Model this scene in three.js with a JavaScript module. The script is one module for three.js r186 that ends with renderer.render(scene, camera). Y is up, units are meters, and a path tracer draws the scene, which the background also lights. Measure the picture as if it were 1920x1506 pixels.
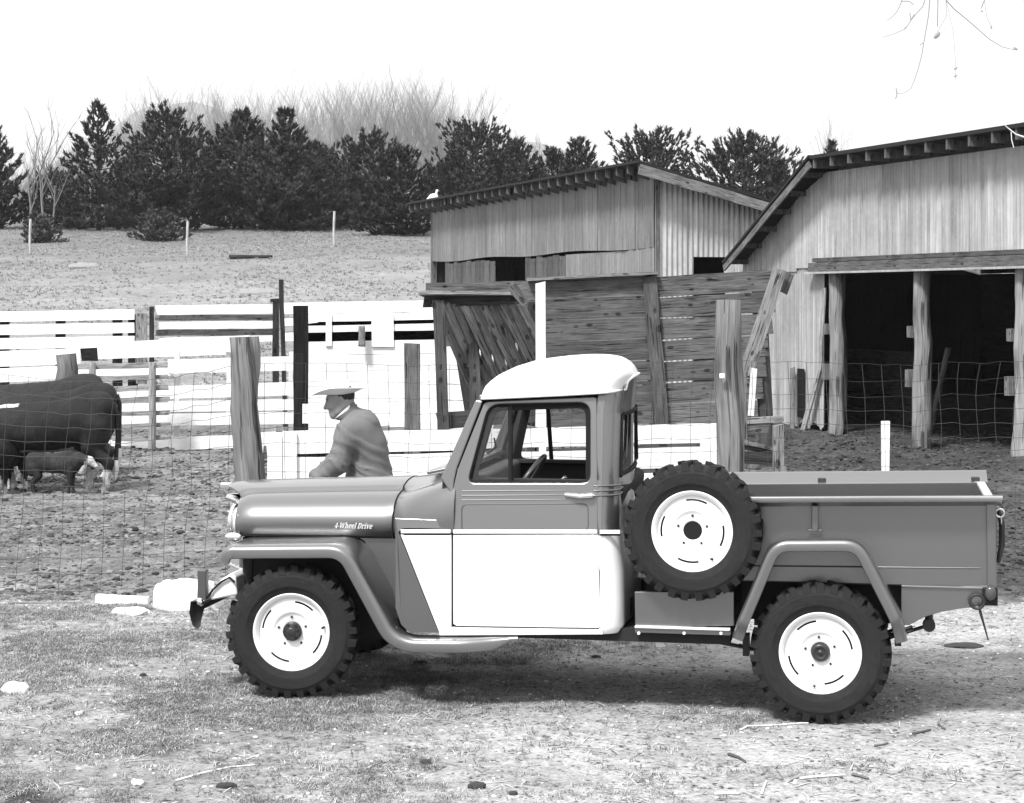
import * as THREE from 'three';
import { mergeGeometries, mergeVertices } from 'three/addons/utils/BufferGeometryUtils.js';
import { RoundedBoxGeometry } from 'three/addons/geometries/RoundedBoxGeometry.js';
import { MarchingCubes } from 'three/addons/objects/MarchingCubes.js';
import { TextGeometry } from 'three/addons/geometries/TextGeometry.js';
import { FontLoader } from 'three/addons/loaders/FontLoader.js';

// ---------------------------------------------------------------- camera, sky, sun, exposure
const F = 3600, CX = 960, YH = 560, H = 2.327;       // lens and eye: focal length and horizon in pixels of the 1920 x 1506 photograph, eye height in metres
const scene = new THREE.Scene();
const camera = new THREE.PerspectiveCamera(2 * Math.atan(753 / F) * 180 / Math.PI, 1024 / 803, 0.1, 16000);
camera.position.set(0, H, 0);
camera.lookAt(0, H, -10);
camera.setViewOffset(1024, 803, 0, (753 - YH) * 803 / 1506, 1024, 803);   // a level camera with the lens dropped
scene.add(camera);

const renderer = new THREE.WebGLRenderer({ antialias: true });
renderer.toneMapping = THREE.LinearToneMapping;
renderer.toneMappingExposure = 2.05;
renderer.shadowMap.enabled = true;

{ // a bright, evenly clouded sky, three parts brighter overhead than CIE's horizon would have it
  const w = 256, h = 128, a = new Float32Array(w * h * 4);
  for (let j = 0; j < h; j++) for (let i = 0; i < w; i++) {
    const el = Math.max(0, Math.sin(((j + 0.5) / h - 0.5) * Math.PI)), v = 0.54 + 0.3 * el, o = (j * w + i) * 4;
    a[o] = v; a[o + 1] = v; a[o + 2] = v; a[o + 3] = 1;
  }
  const sky = new THREE.DataTexture(a, w, h, THREE.RGBAFormat, THREE.FloatType);
  sky.mapping = THREE.EquirectangularReflectionMapping; sky.magFilter = THREE.LinearFilter; sky.needsUpdate = true;
  scene.background = sky; scene.environment = sky;
}
const sun = new THREE.DirectionalLight(new THREE.Color(1, 1, 1), 3.1);   // the sun through thin cloud: high, wide and soft
sun.position.set(-18, 44, 12); sun.target.position.set(0, 0, -14);
sun.castShadow = true; sun.shadow.radius = 20; sun.shadow.mapSize.set(2048, 2048);
Object.assign(sun.shadow.camera, { left: -40, right: 40, top: 60, bottom: -60, near: 1, far: 160 });
scene.add(sun, sun.target);
scene.fog = new THREE.FogExp2(new THREE.Color(0.9, 0.9, 0.9), 0.0002);

// ---------------------------------------------------------------- helpers
const V = (x, y, z) => new THREE.Vector3(x, y, z);
const at = (px, py, D) => V((px - CX) * D / F, H - (py - YH) * D / F, -D);    // the point seen at a pixel, D metres off
function rng(seed) { let s = seed | 0; return () => { s = (s + 0x6d2b79f5) | 0; let t = Math.imul(s ^ (s >>> 15), 1 | s); t = (t + Math.imul(t ^ (t >>> 7), 61 | t)) ^ t; return ((t ^ (t >>> 14)) >>> 0) / 4294967296; }; }
const R = rng(7);
const rr = (a, b, r = R) => a + (b - a) * r();
const clamp = (x, a = 0, b = 1) => Math.min(b, Math.max(a, x));
const smooth = (a, b, x) => { const t = clamp((x - a) / (b - a)); return t * t * (3 - 2 * t); };
const lerp = (a, b, t) => a + (b - a) * t;
function hash(x, y, s = 0) { let h = Math.imul(x | 0, 374761393) ^ Math.imul(y | 0, 668265263) ^ Math.imul(s | 0, 1274126177); h = Math.imul(h ^ (h >>> 13), 1274126177); return ((h ^ (h >>> 16)) >>> 0) / 4294967296; }
function vn(x, y, s = 0, px = 0, py = 0) {         // value noise, periodic if px, py are given
  const i = Math.floor(x), j = Math.floor(y), u = x - i, v = y - j, a = u * u * (3 - 2 * u), b = v * v * (3 - 2 * v);
  const m = (n, p) => p ? ((n % p) + p) % p : n;
  const h = (p, q) => hash(m(p, px), m(q, py), s);
  return lerp(lerp(h(i, j), h(i + 1, j), a), lerp(h(i, j + 1), h(i + 1, j + 1), a), b);
}
const fbm = (x, y, s = 0, o = 4) => { let v = 0, a = 0.5, n = 0; for (let k = 0; k < o; k++) { v += a * vn(x, y, s + k); n += a; a *= 0.5; x *= 2.03; y *= 2.03; } return v / n; };
const pf = (u, v, fu, fv, s, o = 3, g = 0.5) => { let r = 0, a = 1, n = 0; for (let k = 0; k < o; k++) { r += a * vn(u * fu, v * fv, s + k, fu, fv); n += a; a *= g; fu *= 2; fv *= 2; } return r / n; };

function tex(w, h, f, srgb = false) {              // f(u, v) -> 0..1 grey
  const d = new Uint8Array(w * h * 4);
  for (let j = 0; j < h; j++) for (let i = 0; i < w; i++) { const g = Math.round(255 * clamp(f(i / w, j / h))), o = (j * w + i) * 4; d[o] = d[o + 1] = d[o + 2] = g; d[o + 3] = 255; }
  const t = new THREE.DataTexture(d, w, h); t.wrapS = t.wrapT = THREE.RepeatWrapping; t.magFilter = THREE.LinearFilter; t.minFilter = THREE.LinearMipmapLinearFilter;
  if (srgb) t.colorSpace = THREE.SRGBColorSpace; t.needsUpdate = true; return t;
}
const grey = (v) => new THREE.Color().setRGB(v, v, v);
function M(v, o = {}) { const { name, ...p } = o; const m = new THREE.MeshPhysicalMaterial({ color: grey(v), roughness: 0.85, specularIntensity: (p.roughness ?? 0.85) > 0.55 && !p.metalness ? 0.3 : 1, side: THREE.DoubleSide, ...p }); if (name) m.name = name; return m; }
function MP(v, o = {}) { return new THREE.MeshPhysicalMaterial({ color: grey(v), roughness: 0.4, side: THREE.DoubleSide, ...o }); }

const used = {};
function numbered(n) { const k = used[n] = (used[n] ?? -1) + 1; return k ? n + '_' + String(k).padStart(3, '0') : n; }
function tag(o, label, category, group, kind) { if (label) o.userData.label = label; if (category) o.userData.category = category; if (group) o.userData.group = group; if (kind) o.userData.kind = kind; return o; }
function thing(name, label, category, pos = V(0, 0, 0), group) { const g = new THREE.Group(); g.name = numbered(name); g.position.copy(pos); scene.add(g); return tag(g, label, category, group); }
function part(parent, name, geo, mat, label) {
  const g = Array.isArray(geo) ? merge(geo) : geo, m = new THREE.Mesh(g, mat); m.name = name; m.castShadow = m.receiveShadow = true; parent.add(m); if (label) m.userData.label = label; return m;
}
function wpart(t, name, geo, mat, label) { const g = Array.isArray(geo) ? merge(geo) : geo; g.translate(-t.position.x, -t.position.y, -t.position.z); return part(t, name, g, mat, label); }   // geometry in world metres, under a thing at top level
function wsub(t, p, name, geo, mat, label) { const g = Array.isArray(geo) ? merge(geo) : geo; g.translate(-t.position.x, -t.position.y, -t.position.z); return part(p, name, g, mat, label); }
function top(name, geo, mat, kind) { const m = part(scene, numbered(name), geo, mat); if (kind) m.userData.kind = kind; return m; }
function merge(list) {
  const l = list.map((g) => { const h = g.index ? g.toNonIndexed() : g; for (const k of Object.keys(h.attributes)) if (!['position', 'normal', 'uv', 'color'].includes(k)) h.deleteAttribute(k); return h; });
  const col = l.some((g) => g.attributes.color), uv = l.every((g) => g.attributes.uv);
  for (const g of l) { if (!uv) g.deleteAttribute('uv'); if (col && !g.attributes.color) g.setAttribute('color', new THREE.BufferAttribute(new Float32Array(g.attributes.position.count * 3).fill(1), 3)); }
  return mergeGeometries(l);
}
function grid(nu, nv, f, o = {}) {                 // a sheet f(i, j) -> [x, y, z, u, v]; o.skip(i, j) leaves a cell out
  const p = [], t = [], ix = [];
  for (let j = 0; j <= nv; j++) for (let i = 0; i <= nu; i++) { const q = f(i, j); p.push(q[0], q[1], q[2]); t.push(q[3] ?? i / nu, q[4] ?? j / nv); }
  for (let j = 0; j < nv; j++) for (let i = 0; i < nu; i++) { if (o.skip?.(i, j)) continue; const a = j * (nu + 1) + i, b = a + 1, c = a + nu + 1, d = c + 1; ix.push(a, b, d, a, d, c); }
  const g = new THREE.BufferGeometry(); g.setAttribute('position', new THREE.Float32BufferAttribute(p, 3)); g.setAttribute('uv', new THREE.Float32BufferAttribute(t, 2)); g.setIndex(ix); g.computeVertexNormals(); return g;
}
const box = (x0, x1, y0, y1, z0, z1) => { const g = new THREE.BoxGeometry(x1 - x0, y1 - y0, z1 - z0); g.translate((x0 + x1) / 2, (y0 + y1) / 2, (z0 + z1) / 2); return g; };
const rbox = (x0, x1, y0, y1, z0, z1, r = 0.01) => { const g = new RoundedBoxGeometry(x1 - x0, y1 - y0, z1 - z0, 2, r); g.translate((x0 + x1) / 2, (y0 + y1) / 2, (z0 + z1) / 2); return g; };
function orient(g, p0, p1, n) {                    // x of the geometry along p0 -> p1, z along n
  const x = p1.clone().sub(p0).normalize(), z = n.clone().addScaledVector(x, -n.dot(x)).normalize(), y = z.clone().cross(x), m = new THREE.Matrix4().makeBasis(x, y, z);
  m.setPosition(p0.clone().add(p1).multiplyScalar(0.5)); return g.applyMatrix4(m);
}
let plankSeed = 1;
function plank(p0, p1, w, t, n = V(0, 0, 1), o = {}) {     // a sawn board, a little uneven, uv in metres along the grain
  const L = p0.distanceTo(p1), seg = o.seg ?? Math.max(1, Math.min(6, Math.round(L / 0.5))), s = plankSeed++, j = o.jit ?? 0.006, g = new THREE.BoxGeometry(L, w, t, seg, 1, 1), p = g.attributes.position, uv = g.attributes.uv;
  const ou = hash(s, 1) * 7, ov = hash(s, 2) * 7;
  for (let i = 0; i < p.count; i++) {
    const x = p.getX(i), y = p.getY(i), z = p.getZ(i), k = Math.round((x / L + 0.5) * seg);
    uv.setXY(i, x / 2 + ou, (y + z * 1.3) / 0.6 + ov);
    const e = k === 0 || k === seg ? (hash(k, y > 0 ? 1 : 0, s) - 0.5) * 4 * j : 0, tw = o.taper ? 1 - o.taper * (x / L + 0.5) : 1;
    p.setXYZ(i, x + e, y * tw + (hash(k, y > 0 ? 5 : 6, s) - 0.5) * 2 * j, z + (hash(k, 9, s) - 0.5) * j * (o.warp ?? 1.5));
  }
  g.computeVertexNormals(); return orient(g, p0, p1, n);
}
function tube(pts, rad, seg = 6, o = {}) {         // a tapered round bar through points; rad a number or one per point
  const n = pts.length, pos = [], uv = [], ix = []; let len = 0, u = V(0, 0, 1);
  for (let i = 0; i < n; i++) {
    const d = (i < n - 1 ? pts[i + 1].clone().sub(pts[i]) : V(0, 0, 0)).normalize().add((i ? pts[i].clone().sub(pts[i - 1]) : V(0, 0, 0)).normalize()).normalize();
    if (i) len += pts[i].distanceTo(pts[i - 1]);
    if (Math.abs(u.dot(d)) > 0.95) u = Math.abs(d.x) < 0.9 ? V(1, 0, 0) : V(0, 1, 0);
    u = u.clone().addScaledVector(d, -u.dot(d)).normalize(); const w = d.clone().cross(u), r0 = Array.isArray(rad) ? rad[i] : rad;
    for (let k = 0; k <= seg; k++) {
      const a = k / seg * 2 * Math.PI, r = r0 * (o.rough ? 1 + o.rough * (vn(Math.cos(a) * 2 + 5 + (o.seed ?? 0) * 3.1, Math.sin(a) * 2 + len * 2.5, o.seed ?? 0) - 0.5) * 2 : 1);
      const q = pts[i].clone().addScaledVector(u, Math.cos(a) * r).addScaledVector(w, Math.sin(a) * r); pos.push(q.x, q.y, q.z); uv.push(len / 2 + (o.seed ?? 0) * 0.37, k / seg * (o.vrep ?? 1));
    }
  }
  for (let i = 0; i < n - 1; i++) for (let k = 0; k < seg; k++) { const a = i * (seg + 1) + k, b = a + 1, c = a + seg + 1, d = c + 1; ix.push(a, b, d, a, d, c); }
  if (o.cap !== false) for (const e of [0, n - 1]) { const b = pos.length / 3; pos.push(pts[e].x, pts[e].y, pts[e].z); uv.push(0, 0); for (let k = 0; k < seg; k++) { const a = e * (seg + 1) + k; e ? ix.push(b, a, a + 1) : ix.push(b, a + 1, a); } }
  const g = new THREE.BufferGeometry(); g.setAttribute('position', new THREE.Float32BufferAttribute(pos, 3)); g.setAttribute('uv', new THREE.Float32BufferAttribute(uv, 2)); g.setIndex(ix); g.computeVertexNormals(); return g;
}
function log(p0, p1, r0, r1, seed = 1, seg = 14, rough = 0.12) { const n = 9, pts = [], rad = []; for (let i = 0; i < n; i++) { const t = i / (n - 1), q = p0.clone().lerp(p1, t); q.x += (hash(i, 3, seed) - 0.5) * r0 * 0.14; pts.push(q); rad.push(lerp(r0, r1, t) * (0.95 + 0.1 * hash(i, 4, seed))); } return tube(pts, rad, seg, { rough, seed }); }
function extr(pts, depth, bevel = 0.004, holes = []) {     // an outline in x, y made a plate of that depth, its face at z = 0
  const s = new THREE.Shape(pts.map((p) => new THREE.Vector2(p[0], p[1]))); for (const h of holes) s.holes.push(new THREE.Path(h.map((p) => new THREE.Vector2(p[0], p[1]))));
  const g = new THREE.ExtrudeGeometry(s, { depth: depth - 2 * bevel, bevelEnabled: bevel > 0, bevelThickness: bevel, bevelSize: bevel, bevelOffset: -bevel, bevelSegments: 2, curveSegments: 8 }); g.translate(0, 0, -depth + bevel); return g;
}
function roundPts(pts, r, n = 5) {                 // round the corners of a polygon; r a number or one per corner
  const out = [], N = pts.length;
  for (let i = 0; i < N; i++) {
    const p = pts[i], a = pts[(i + N - 1) % N], b = pts[(i + 1) % N], ri = Array.isArray(r) ? r[i] : r;
    if (!ri) { out.push(p); continue; }
    const da = Math.hypot(a[0] - p[0], a[1] - p[1]), db = Math.hypot(b[0] - p[0], b[1] - p[1]), k = Math.min(ri, da * 0.48, db * 0.48);
    const p1 = [p[0] + (a[0] - p[0]) / da * k, p[1] + (a[1] - p[1]) / da * k], p2 = [p[0] + (b[0] - p[0]) / db * k, p[1] + (b[1] - p[1]) / db * k];
    for (let j = 0; j <= n; j++) { const t = j / n, q = (1 - t) * (1 - t), m = 2 * t * (1 - t), e = t * t; out.push([q * p1[0] + m * p[0] + e * p2[0], q * p1[1] + m * p[1] + e * p2[1]]); }
  }
  return out;
}
function lathe(prof, seg = 48, a0 = 0, a1 = 2 * Math.PI) { const g = new THREE.LatheGeometry(prof.map((p) => new THREE.Vector2(p[0], p[1])), seg, a0, a1); g.rotateX(Math.PI / 2); return g; }   // (radius, z) turned about z
function sdfMesh(f, c, s, n) {                     // the surface f = 0 in a cube of side s about c, n cells a side
  const mc = new MarchingCubes(n, new THREE.MeshStandardMaterial(), false, false, 200000); mc.isolation = 0; const h = n / 2;
  const cell = s / n, B = 4, at3 = (i, j, k) => f(c.x + (i - h) * cell, c.y + (j - h) * cell, c.z + (k - h) * cell), safe = B * cell * 1.35;   // blocks far from the surface are filled without looking closer
  for (let K = 0; K < n; K += B) for (let J = 0; J < n; J += B) for (let I = 0; I < n; I += B) {
    const m = at3(I + B / 2, J + B / 2, K + B / 2), far = Math.abs(m) > safe;
    for (let k = K; k < Math.min(n, K + B); k++) for (let j = J; j < Math.min(n, J + B); j++) for (let i = I; i < Math.min(n, I + B); i++) mc.field[i + j * n + k * n * n] = -(far ? m : at3(i, j, k)) * 10;
  }
  mc.update(); const a = mc.positionArray.slice(0, mc.count * 3); for (let i = 0; i < a.length; i += 3) { a[i] = c.x + a[i] * s / 2; a[i + 1] = c.y + a[i + 1] * s / 2; a[i + 2] = c.z + a[i + 2] * s / 2; }
  let g = new THREE.BufferGeometry(); g.setAttribute('position', new THREE.BufferAttribute(a, 3)); g = mergeVertices(g, 1e-5); g.computeVertexNormals(); return g;
}
function cap(x, y, z, a, b, ra, rb) {              // distance to a tapered capsule
  const bx = b.x - a.x, by = b.y - a.y, bz = b.z - a.z, t = clamp(((x - a.x) * bx + (y - a.y) * by + (z - a.z) * bz) / (bx * bx + by * by + bz * bz));
  return Math.hypot(x - a.x - bx * t, y - a.y - by * t, z - a.z - bz * t) - lerp(ra, rb, t);
}
const ell = (x, y, z, c, rx, ry, rz) => (Math.sqrt(((x - c.x) / rx) ** 2 + ((y - c.y) / ry) ** 2 + ((z - c.z) / rz) ** 2) - 1) * Math.min(rx, ry, rz);
const smin = (a, b, k) => { const h = clamp(0.5 + 0.5 * (b - a) / k); return lerp(b, a, h) - k * h * (1 - h); };
function planarUV(g, k = 1) { const p = g.attributes.position, u = new Float32Array(p.count * 2); for (let i = 0; i < p.count; i++) { u[2 * i] = (p.getX(i) + p.getZ(i)) * k; u[2 * i + 1] = p.getY(i) * k; } g.setAttribute('uv', new THREE.BufferAttribute(u, 2)); return g; }
function vcol(g, f) { const p = g.attributes.position, c = new Float32Array(p.count * 3); for (let i = 0; i < p.count; i++) { const v = f(p.getX(i), p.getY(i), p.getZ(i)); c[3 * i] = c[3 * i + 1] = c[3 * i + 2] = v; } g.setAttribute('color', new THREE.BufferAttribute(c, 3)); return g; }

// ---------------------------------------------------------------- textures and materials (all grey: the photograph is black and white)
const knot = (u, v, nu, nv, s) => { let d = 1; const i0 = Math.floor(u * nu), j0 = Math.floor(v * nv); for (let i = i0 - 1; i <= i0 + 1; i++) for (let j = j0 - 1; j <= j0 + 1; j++) { const a = ((i % nu) + nu) % nu, b = ((j % nv) + nv) % nv; if (hash(a, b, s) > 0.3) continue; const x = (u * nu - i - hash(a, b, s + 1)) / nu * 2, y = (v * nv - j - hash(a, b, s + 2)) / nv * 0.6; d = Math.min(d, Math.hypot(x * 0.55, y) / (0.012 + 0.016 * hash(a, b, s + 3))); } return d; };   // distance to the nearest knot, in knots
const woodW = (u, v) => v + 0.02 * (pf(u, v, 3, 3, 3) - 0.5);
const tWood = tex(1024, 512, (u, v) => { const w = woodW(u, v), k = knot(u, v, 7, 8, 300), a = pf(u, w, 9, 44, 11, 3, 0.7), b = pf(u, w, 30, 150, 21, 2), c = pf(u, v, 9, 9, 31, 4, 0.6), cr = pf(u, w, 7, 70, 41, 2); return 0.6 + 0.42 * (a - 0.5) + 0.3 * (b - 0.5) + 0.5 * (c - 0.5) - 0.36 * smooth(0.7, 0.75, cr) - 0.38 * smooth(1.1, 0.7, k); });
const tWoodB = tex(1024, 512, (u, v) => { const w = woodW(u, v); return 0.5 * pf(u, w, 9, 44, 11, 3, 0.7) + 0.4 * pf(u, w, 30, 150, 21, 2) - 0.45 * smooth(0.69, 0.75, pf(u, w, 7, 70, 41, 2)) - 0.2 * smooth(1.1, 0.7, knot(u, v, 7, 8, 300)) + 0.2; });
const tWhite = tex(1024, 512, (u, v) => 0.92 + 0.09 * pf(u, v, 5, 40, 51, 3) - (pf(u, v, 24, 110, 61, 3) > 0.77 ? 0.3 : 0) - (pf(u, v, 90, 90, 66, 2) > 0.86 ? 0.35 : 0));
const tStreak = tex(1024, 512, (u, v) => { const a = pf(u, v, 70, 3, 71, 3), b = pf(u, v, 220, 5, 75, 2), c = pf(u, v, 6, 4, 79, 3); const d = pf(u, v, 40, 40, 77, 4, 0.7); return 0.7 + 0.36 * (a - 0.5) + 0.16 * (b - 0.5) + 0.26 * (c - 0.5) + 0.25 * (d - 0.5) + 0.16 * smooth(0.62, 0.7, a) * smooth(0.45, 0.6, c) - 0.16 * smooth(0.36, 0.28, a) * smooth(0.5, 0.6, d); });
const tDirt = tex(2048, 2048, (u, v) => { const a = pf(u, v, 180, 180, 81, 3, 0.75), b = pf(u, v, 24, 24, 86, 3), c = pf(u, v, 420, 420, 91, 2, 0.8); return 0.64 + 0.5 * (a - 0.5) + 0.3 * (b - 0.5) + 0.5 * (c - 0.5) - 0.3 * smooth(0.3, 0.22, a); });
const tPost = tex(1024, 512, (u, v) => { const w = v + 0.05 * (pf(u, v, 3, 3, 121) - 0.5), a = pf(u, w, 5, 24, 122, 3), b = pf(u, w, 10, 90, 124, 2), k = pf(u, v, 5, 6, 126, 3), c = pf(u, w, 4, 30, 128, 2); return 0.6 + 0.4 * (a - 0.45) + 0.3 * (b - 0.5) + 0.45 * (k - 0.5) - 0.32 * smooth(0.66, 0.72, c); });
const tPostB = tex(1024, 512, (u, v) => { const w = v + 0.05 * (pf(u, v, 3, 3, 121) - 0.5); return 0.5 * pf(u, w, 5, 24, 122, 3) + 0.35 * pf(u, w, 10, 90, 124, 2) + 0.2 - 0.6 * smooth(0.65, 0.73, pf(u, w, 4, 30, 128, 2)); });
const tFur = tex(512, 512, (u, v) => 0.6 + 0.5 * (pf(u, v, 40, 12, 95, 3) - 0.5) + 0.5 * (pf(u, v, 120, 60, 97, 2) - 0.5));
const tWeave = tex(512, 512, (u, v) => 0.88 + 0.14 * (pf(u, v, 60, 60, 101, 3) - 0.5) + 0.06 * (pf(u, v, 7, 7, 103, 4) - 0.5));
const tRubber = tex(512, 512, (u, v) => 0.7 + 0.55 * (pf(u, v, 50, 50, 105, 4, 0.7) - 0.5));
const tRock = tex(512, 512, (u, v) => 0.86 + 0.4 * (pf(u, v, 12, 12, 111, 5, 0.65) - 0.5));
const wcache = {};
const wood = (v) => wcache['w' + v] ??= M(v, { map: tWood, bumpMap: tWoodB, bumpScale: 0.006, roughness: 0.92 });
const timber = (v) => wcache['t' + v] ??= M(v, { map: tPost, bumpMap: tPostB, bumpScale: 0.02, roughness: 0.95 });
const white = (v = 0.82) => wcache['p' + v] ??= M(v, { map: tWhite, bumpMap: tWoodB, bumpScale: 0.002, roughness: 0.75 });
const metal = (v) => wcache['m' + v] ??= M(v, { map: tStreak, roughness: 0.62, metalness: 0.1 });
const rotUV = (g, k = 0.25, off = 0) => { const p = g.attributes.uv; for (let i = 0; i < p.count; i++) p.setXY(i, p.getX(i) * k + off, p.getY(i) * k + off * 0.7); return g; };
const black = M(0.012, { roughness: 0.9 }), darkMetal = M(0.03, { roughness: 0.55, metalness: 0.3 });
// ---------------------------------------------------------------- the ground: one sheet out to the horizon
function rise(D) { const t = Math.max(0, Math.min(D, 114) - 30), a = t < 8 ? 0.0055 * t * t : 0.088 * (t - 4); return a - 0.012 * Math.max(0, D - 118) * (D < 700 ? 1 : 700 / D); }
function gy(x, z) {
  const D = -z; let y = rise(D);
  const near = smooth(7, 9, D) * (1 - smooth(14.2, 15.6, D)), corral = smooth(14.4, 15.8, D) * (1 - smooth(31, 36, D));
  y += near * (0.018 * (fbm(x * 3.1, z * 3.1, 201, 3) - 0.5) + 0.03 * (fbm(x * 0.7, z * 0.7, 205, 2) - 0.5) * smooth(-1, -4, x - 0.2));
  y += corral * (0.12 * (fbm(x * 5.2, z * 5.2, 211, 4) - 0.5) + 0.06 * (fbm(x * 0.9, z * 0.9, 215, 2) - 0.5));
  y += smooth(34, 44, D) * (0.35 * (fbm(x * 0.16, z * 0.16, 221, 3) - 0.5) + 0.12 * (fbm(x * 0.9, z * 0.9, 225, 2) - 0.5)) * (1 - smooth(300, 900, D));
  y += 0.018 * smooth(-0.2, -1.3, x) * smooth(9.4, 10.4, D) * (1 - smooth(14, 16, D));      // the ground is a hand's breadth higher under the front axle
  y += 0.35 * Math.exp(-(((x - 6.6) / 0.9) ** 2 + ((z + 24.3) / 0.8) ** 2));                // a heap of earth by the barn post
  return y;
}
function groundTone(x, z) {                        // what the ground is made of here: sandy drive, trodden grass, churned mud, meadow
  const D = -z, n1 = fbm(x * 0.55, z * 0.9, 231, 4), n2 = fbm(x * 2.3, z * 2.9, 241, 3), n3 = fbm(x * 0.1, z * 0.2, 251, 3), n4 = fbm(x * 8, z * 9, 255, 3);
  const sandy = clamp(smooth(-1.6, 1.6, x + (n1 - 0.5) * 2.6));
  let v = lerp(0.23, 0.3, sandy) * (0.84 + 0.32 * n1) * (0.84 + 0.32 * n2) * lerp(0.62 + 0.76 * n4, 0.86 + 0.28 * n4, sandy);
  v = lerp(v, 0.26 * (0.8 + 0.4 * n2), smooth(11.6, 13.2, D) * 0.7 * (1 - sandy));
  const soil = smooth(0.5, 0.62, fbm(x * 2.2 + 3, z * 2.6, 257, 4) * 0.45 + 0.62 * Math.exp(-(((x + 2.42) / 0.5) ** 2 + ((z + 8.75) / 0.55) ** 2))); v = lerp(v, 0.05 * (0.6 + 0.8 * n4), soil * (1 - sandy) * smooth(12, 10, D));
  const mud = lerp(0.15, 0.055, smooth(1.2, 4.2, x)) * (0.5 + 1.0 * n2) * (0.7 + 0.6 * n1) * (0.45 + 1.1 * n4);
  v = lerp(v, mud, smooth(14.3, 15.3, D + (n2 - 0.5) * 0.9));
  const meadow = lerp(0.215, 0.16, smooth(73, 84, D + 14 * (fbm(x * 0.2, z * 0.2, 271, 3) - 0.5))) * (0.8 + 0.4 * n3) * (0.78 + 0.44 * fbm(x * 0.6, z * 0.9, 261, 4));
  v = lerp(v, meadow, smooth(33, 40, D));
  return v;
}
const lines = (stops) => { const a = [stops[0][0]]; for (let k = 1; k < stops.length; k++) { const [to, step, grow] = stops[k]; let s = step, x = a[a.length - 1]; while (x < to - 1e-6) { x = Math.min(to, x + s); s *= grow ?? 1; a.push(x); } } return a; };
{
  const pos = lines([[0], [5.5, 0.05], [9, 0.09], [40, 0.15, 1.1], [3200, 3.4, 1.2]]), xs = [...pos.slice(1).reverse().map((x) => -x), ...pos];
  const zs = [...lines([[-30], [-1, 6], [7, 1]]).map((d) => -d), ...lines([[7.2], [9, 0.1], [16, 0.05], [24, 0.09], [40, 0.22], [120, 0.7, 1.01], [3300, 3, 1.18]]).map((d) => -d)];
  const g = grid(xs.length - 1, zs.length - 1, (i, j) => [xs[i], gy(xs[i], zs[j]), zs[j], xs[i] / 6, zs[j] / 6]);
  vcol(g, (x, y, z) => groundTone(x, z));
  top('ground', g, M(1.45, { map: tDirt, bumpMap: tDirt, bumpScale: 0.012, vertexColors: true, roughness: 0.95 }), 'structure');
}
{ // the hills, blue-white with distance
  const ridge = (D, x0, x1, up, s, name) => {
    const n = 110, k0 = D / F; const g = grid(n, 8, (i, j) => { const t = i / n, px = lerp(x0, x1, t), k = j / 8; return [(px - CX) * k0, lerp(-30, H + up(px) * k0, 1 - (1 - k) ** 1.4) + (fbm(px * 0.02 + 9, k * 4, s, 4) - 0.5) * 26 * k0 * k, -D - k * 0.15 * D + 0.03 * D * (fbm(px * 0.012, k * 2, s + 5, 3) - 0.5)]; });
    top(name, g, M(0.205, { map: tDirt }), 'structure');
  };
  const bump = (px, c, w, h) => h * Math.exp(-(((px - c) / w) ** 2));
  ridge(2900, -900, 2800, (px) => 120 + bump(px, 985, 175, 214) + bump(px, 1130, 80, 60) + bump(px, 330, 230, 232) + bump(px, 60, 260, 170) + bump(px, 620, 160, 120), 301, 'hills');
}
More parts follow.
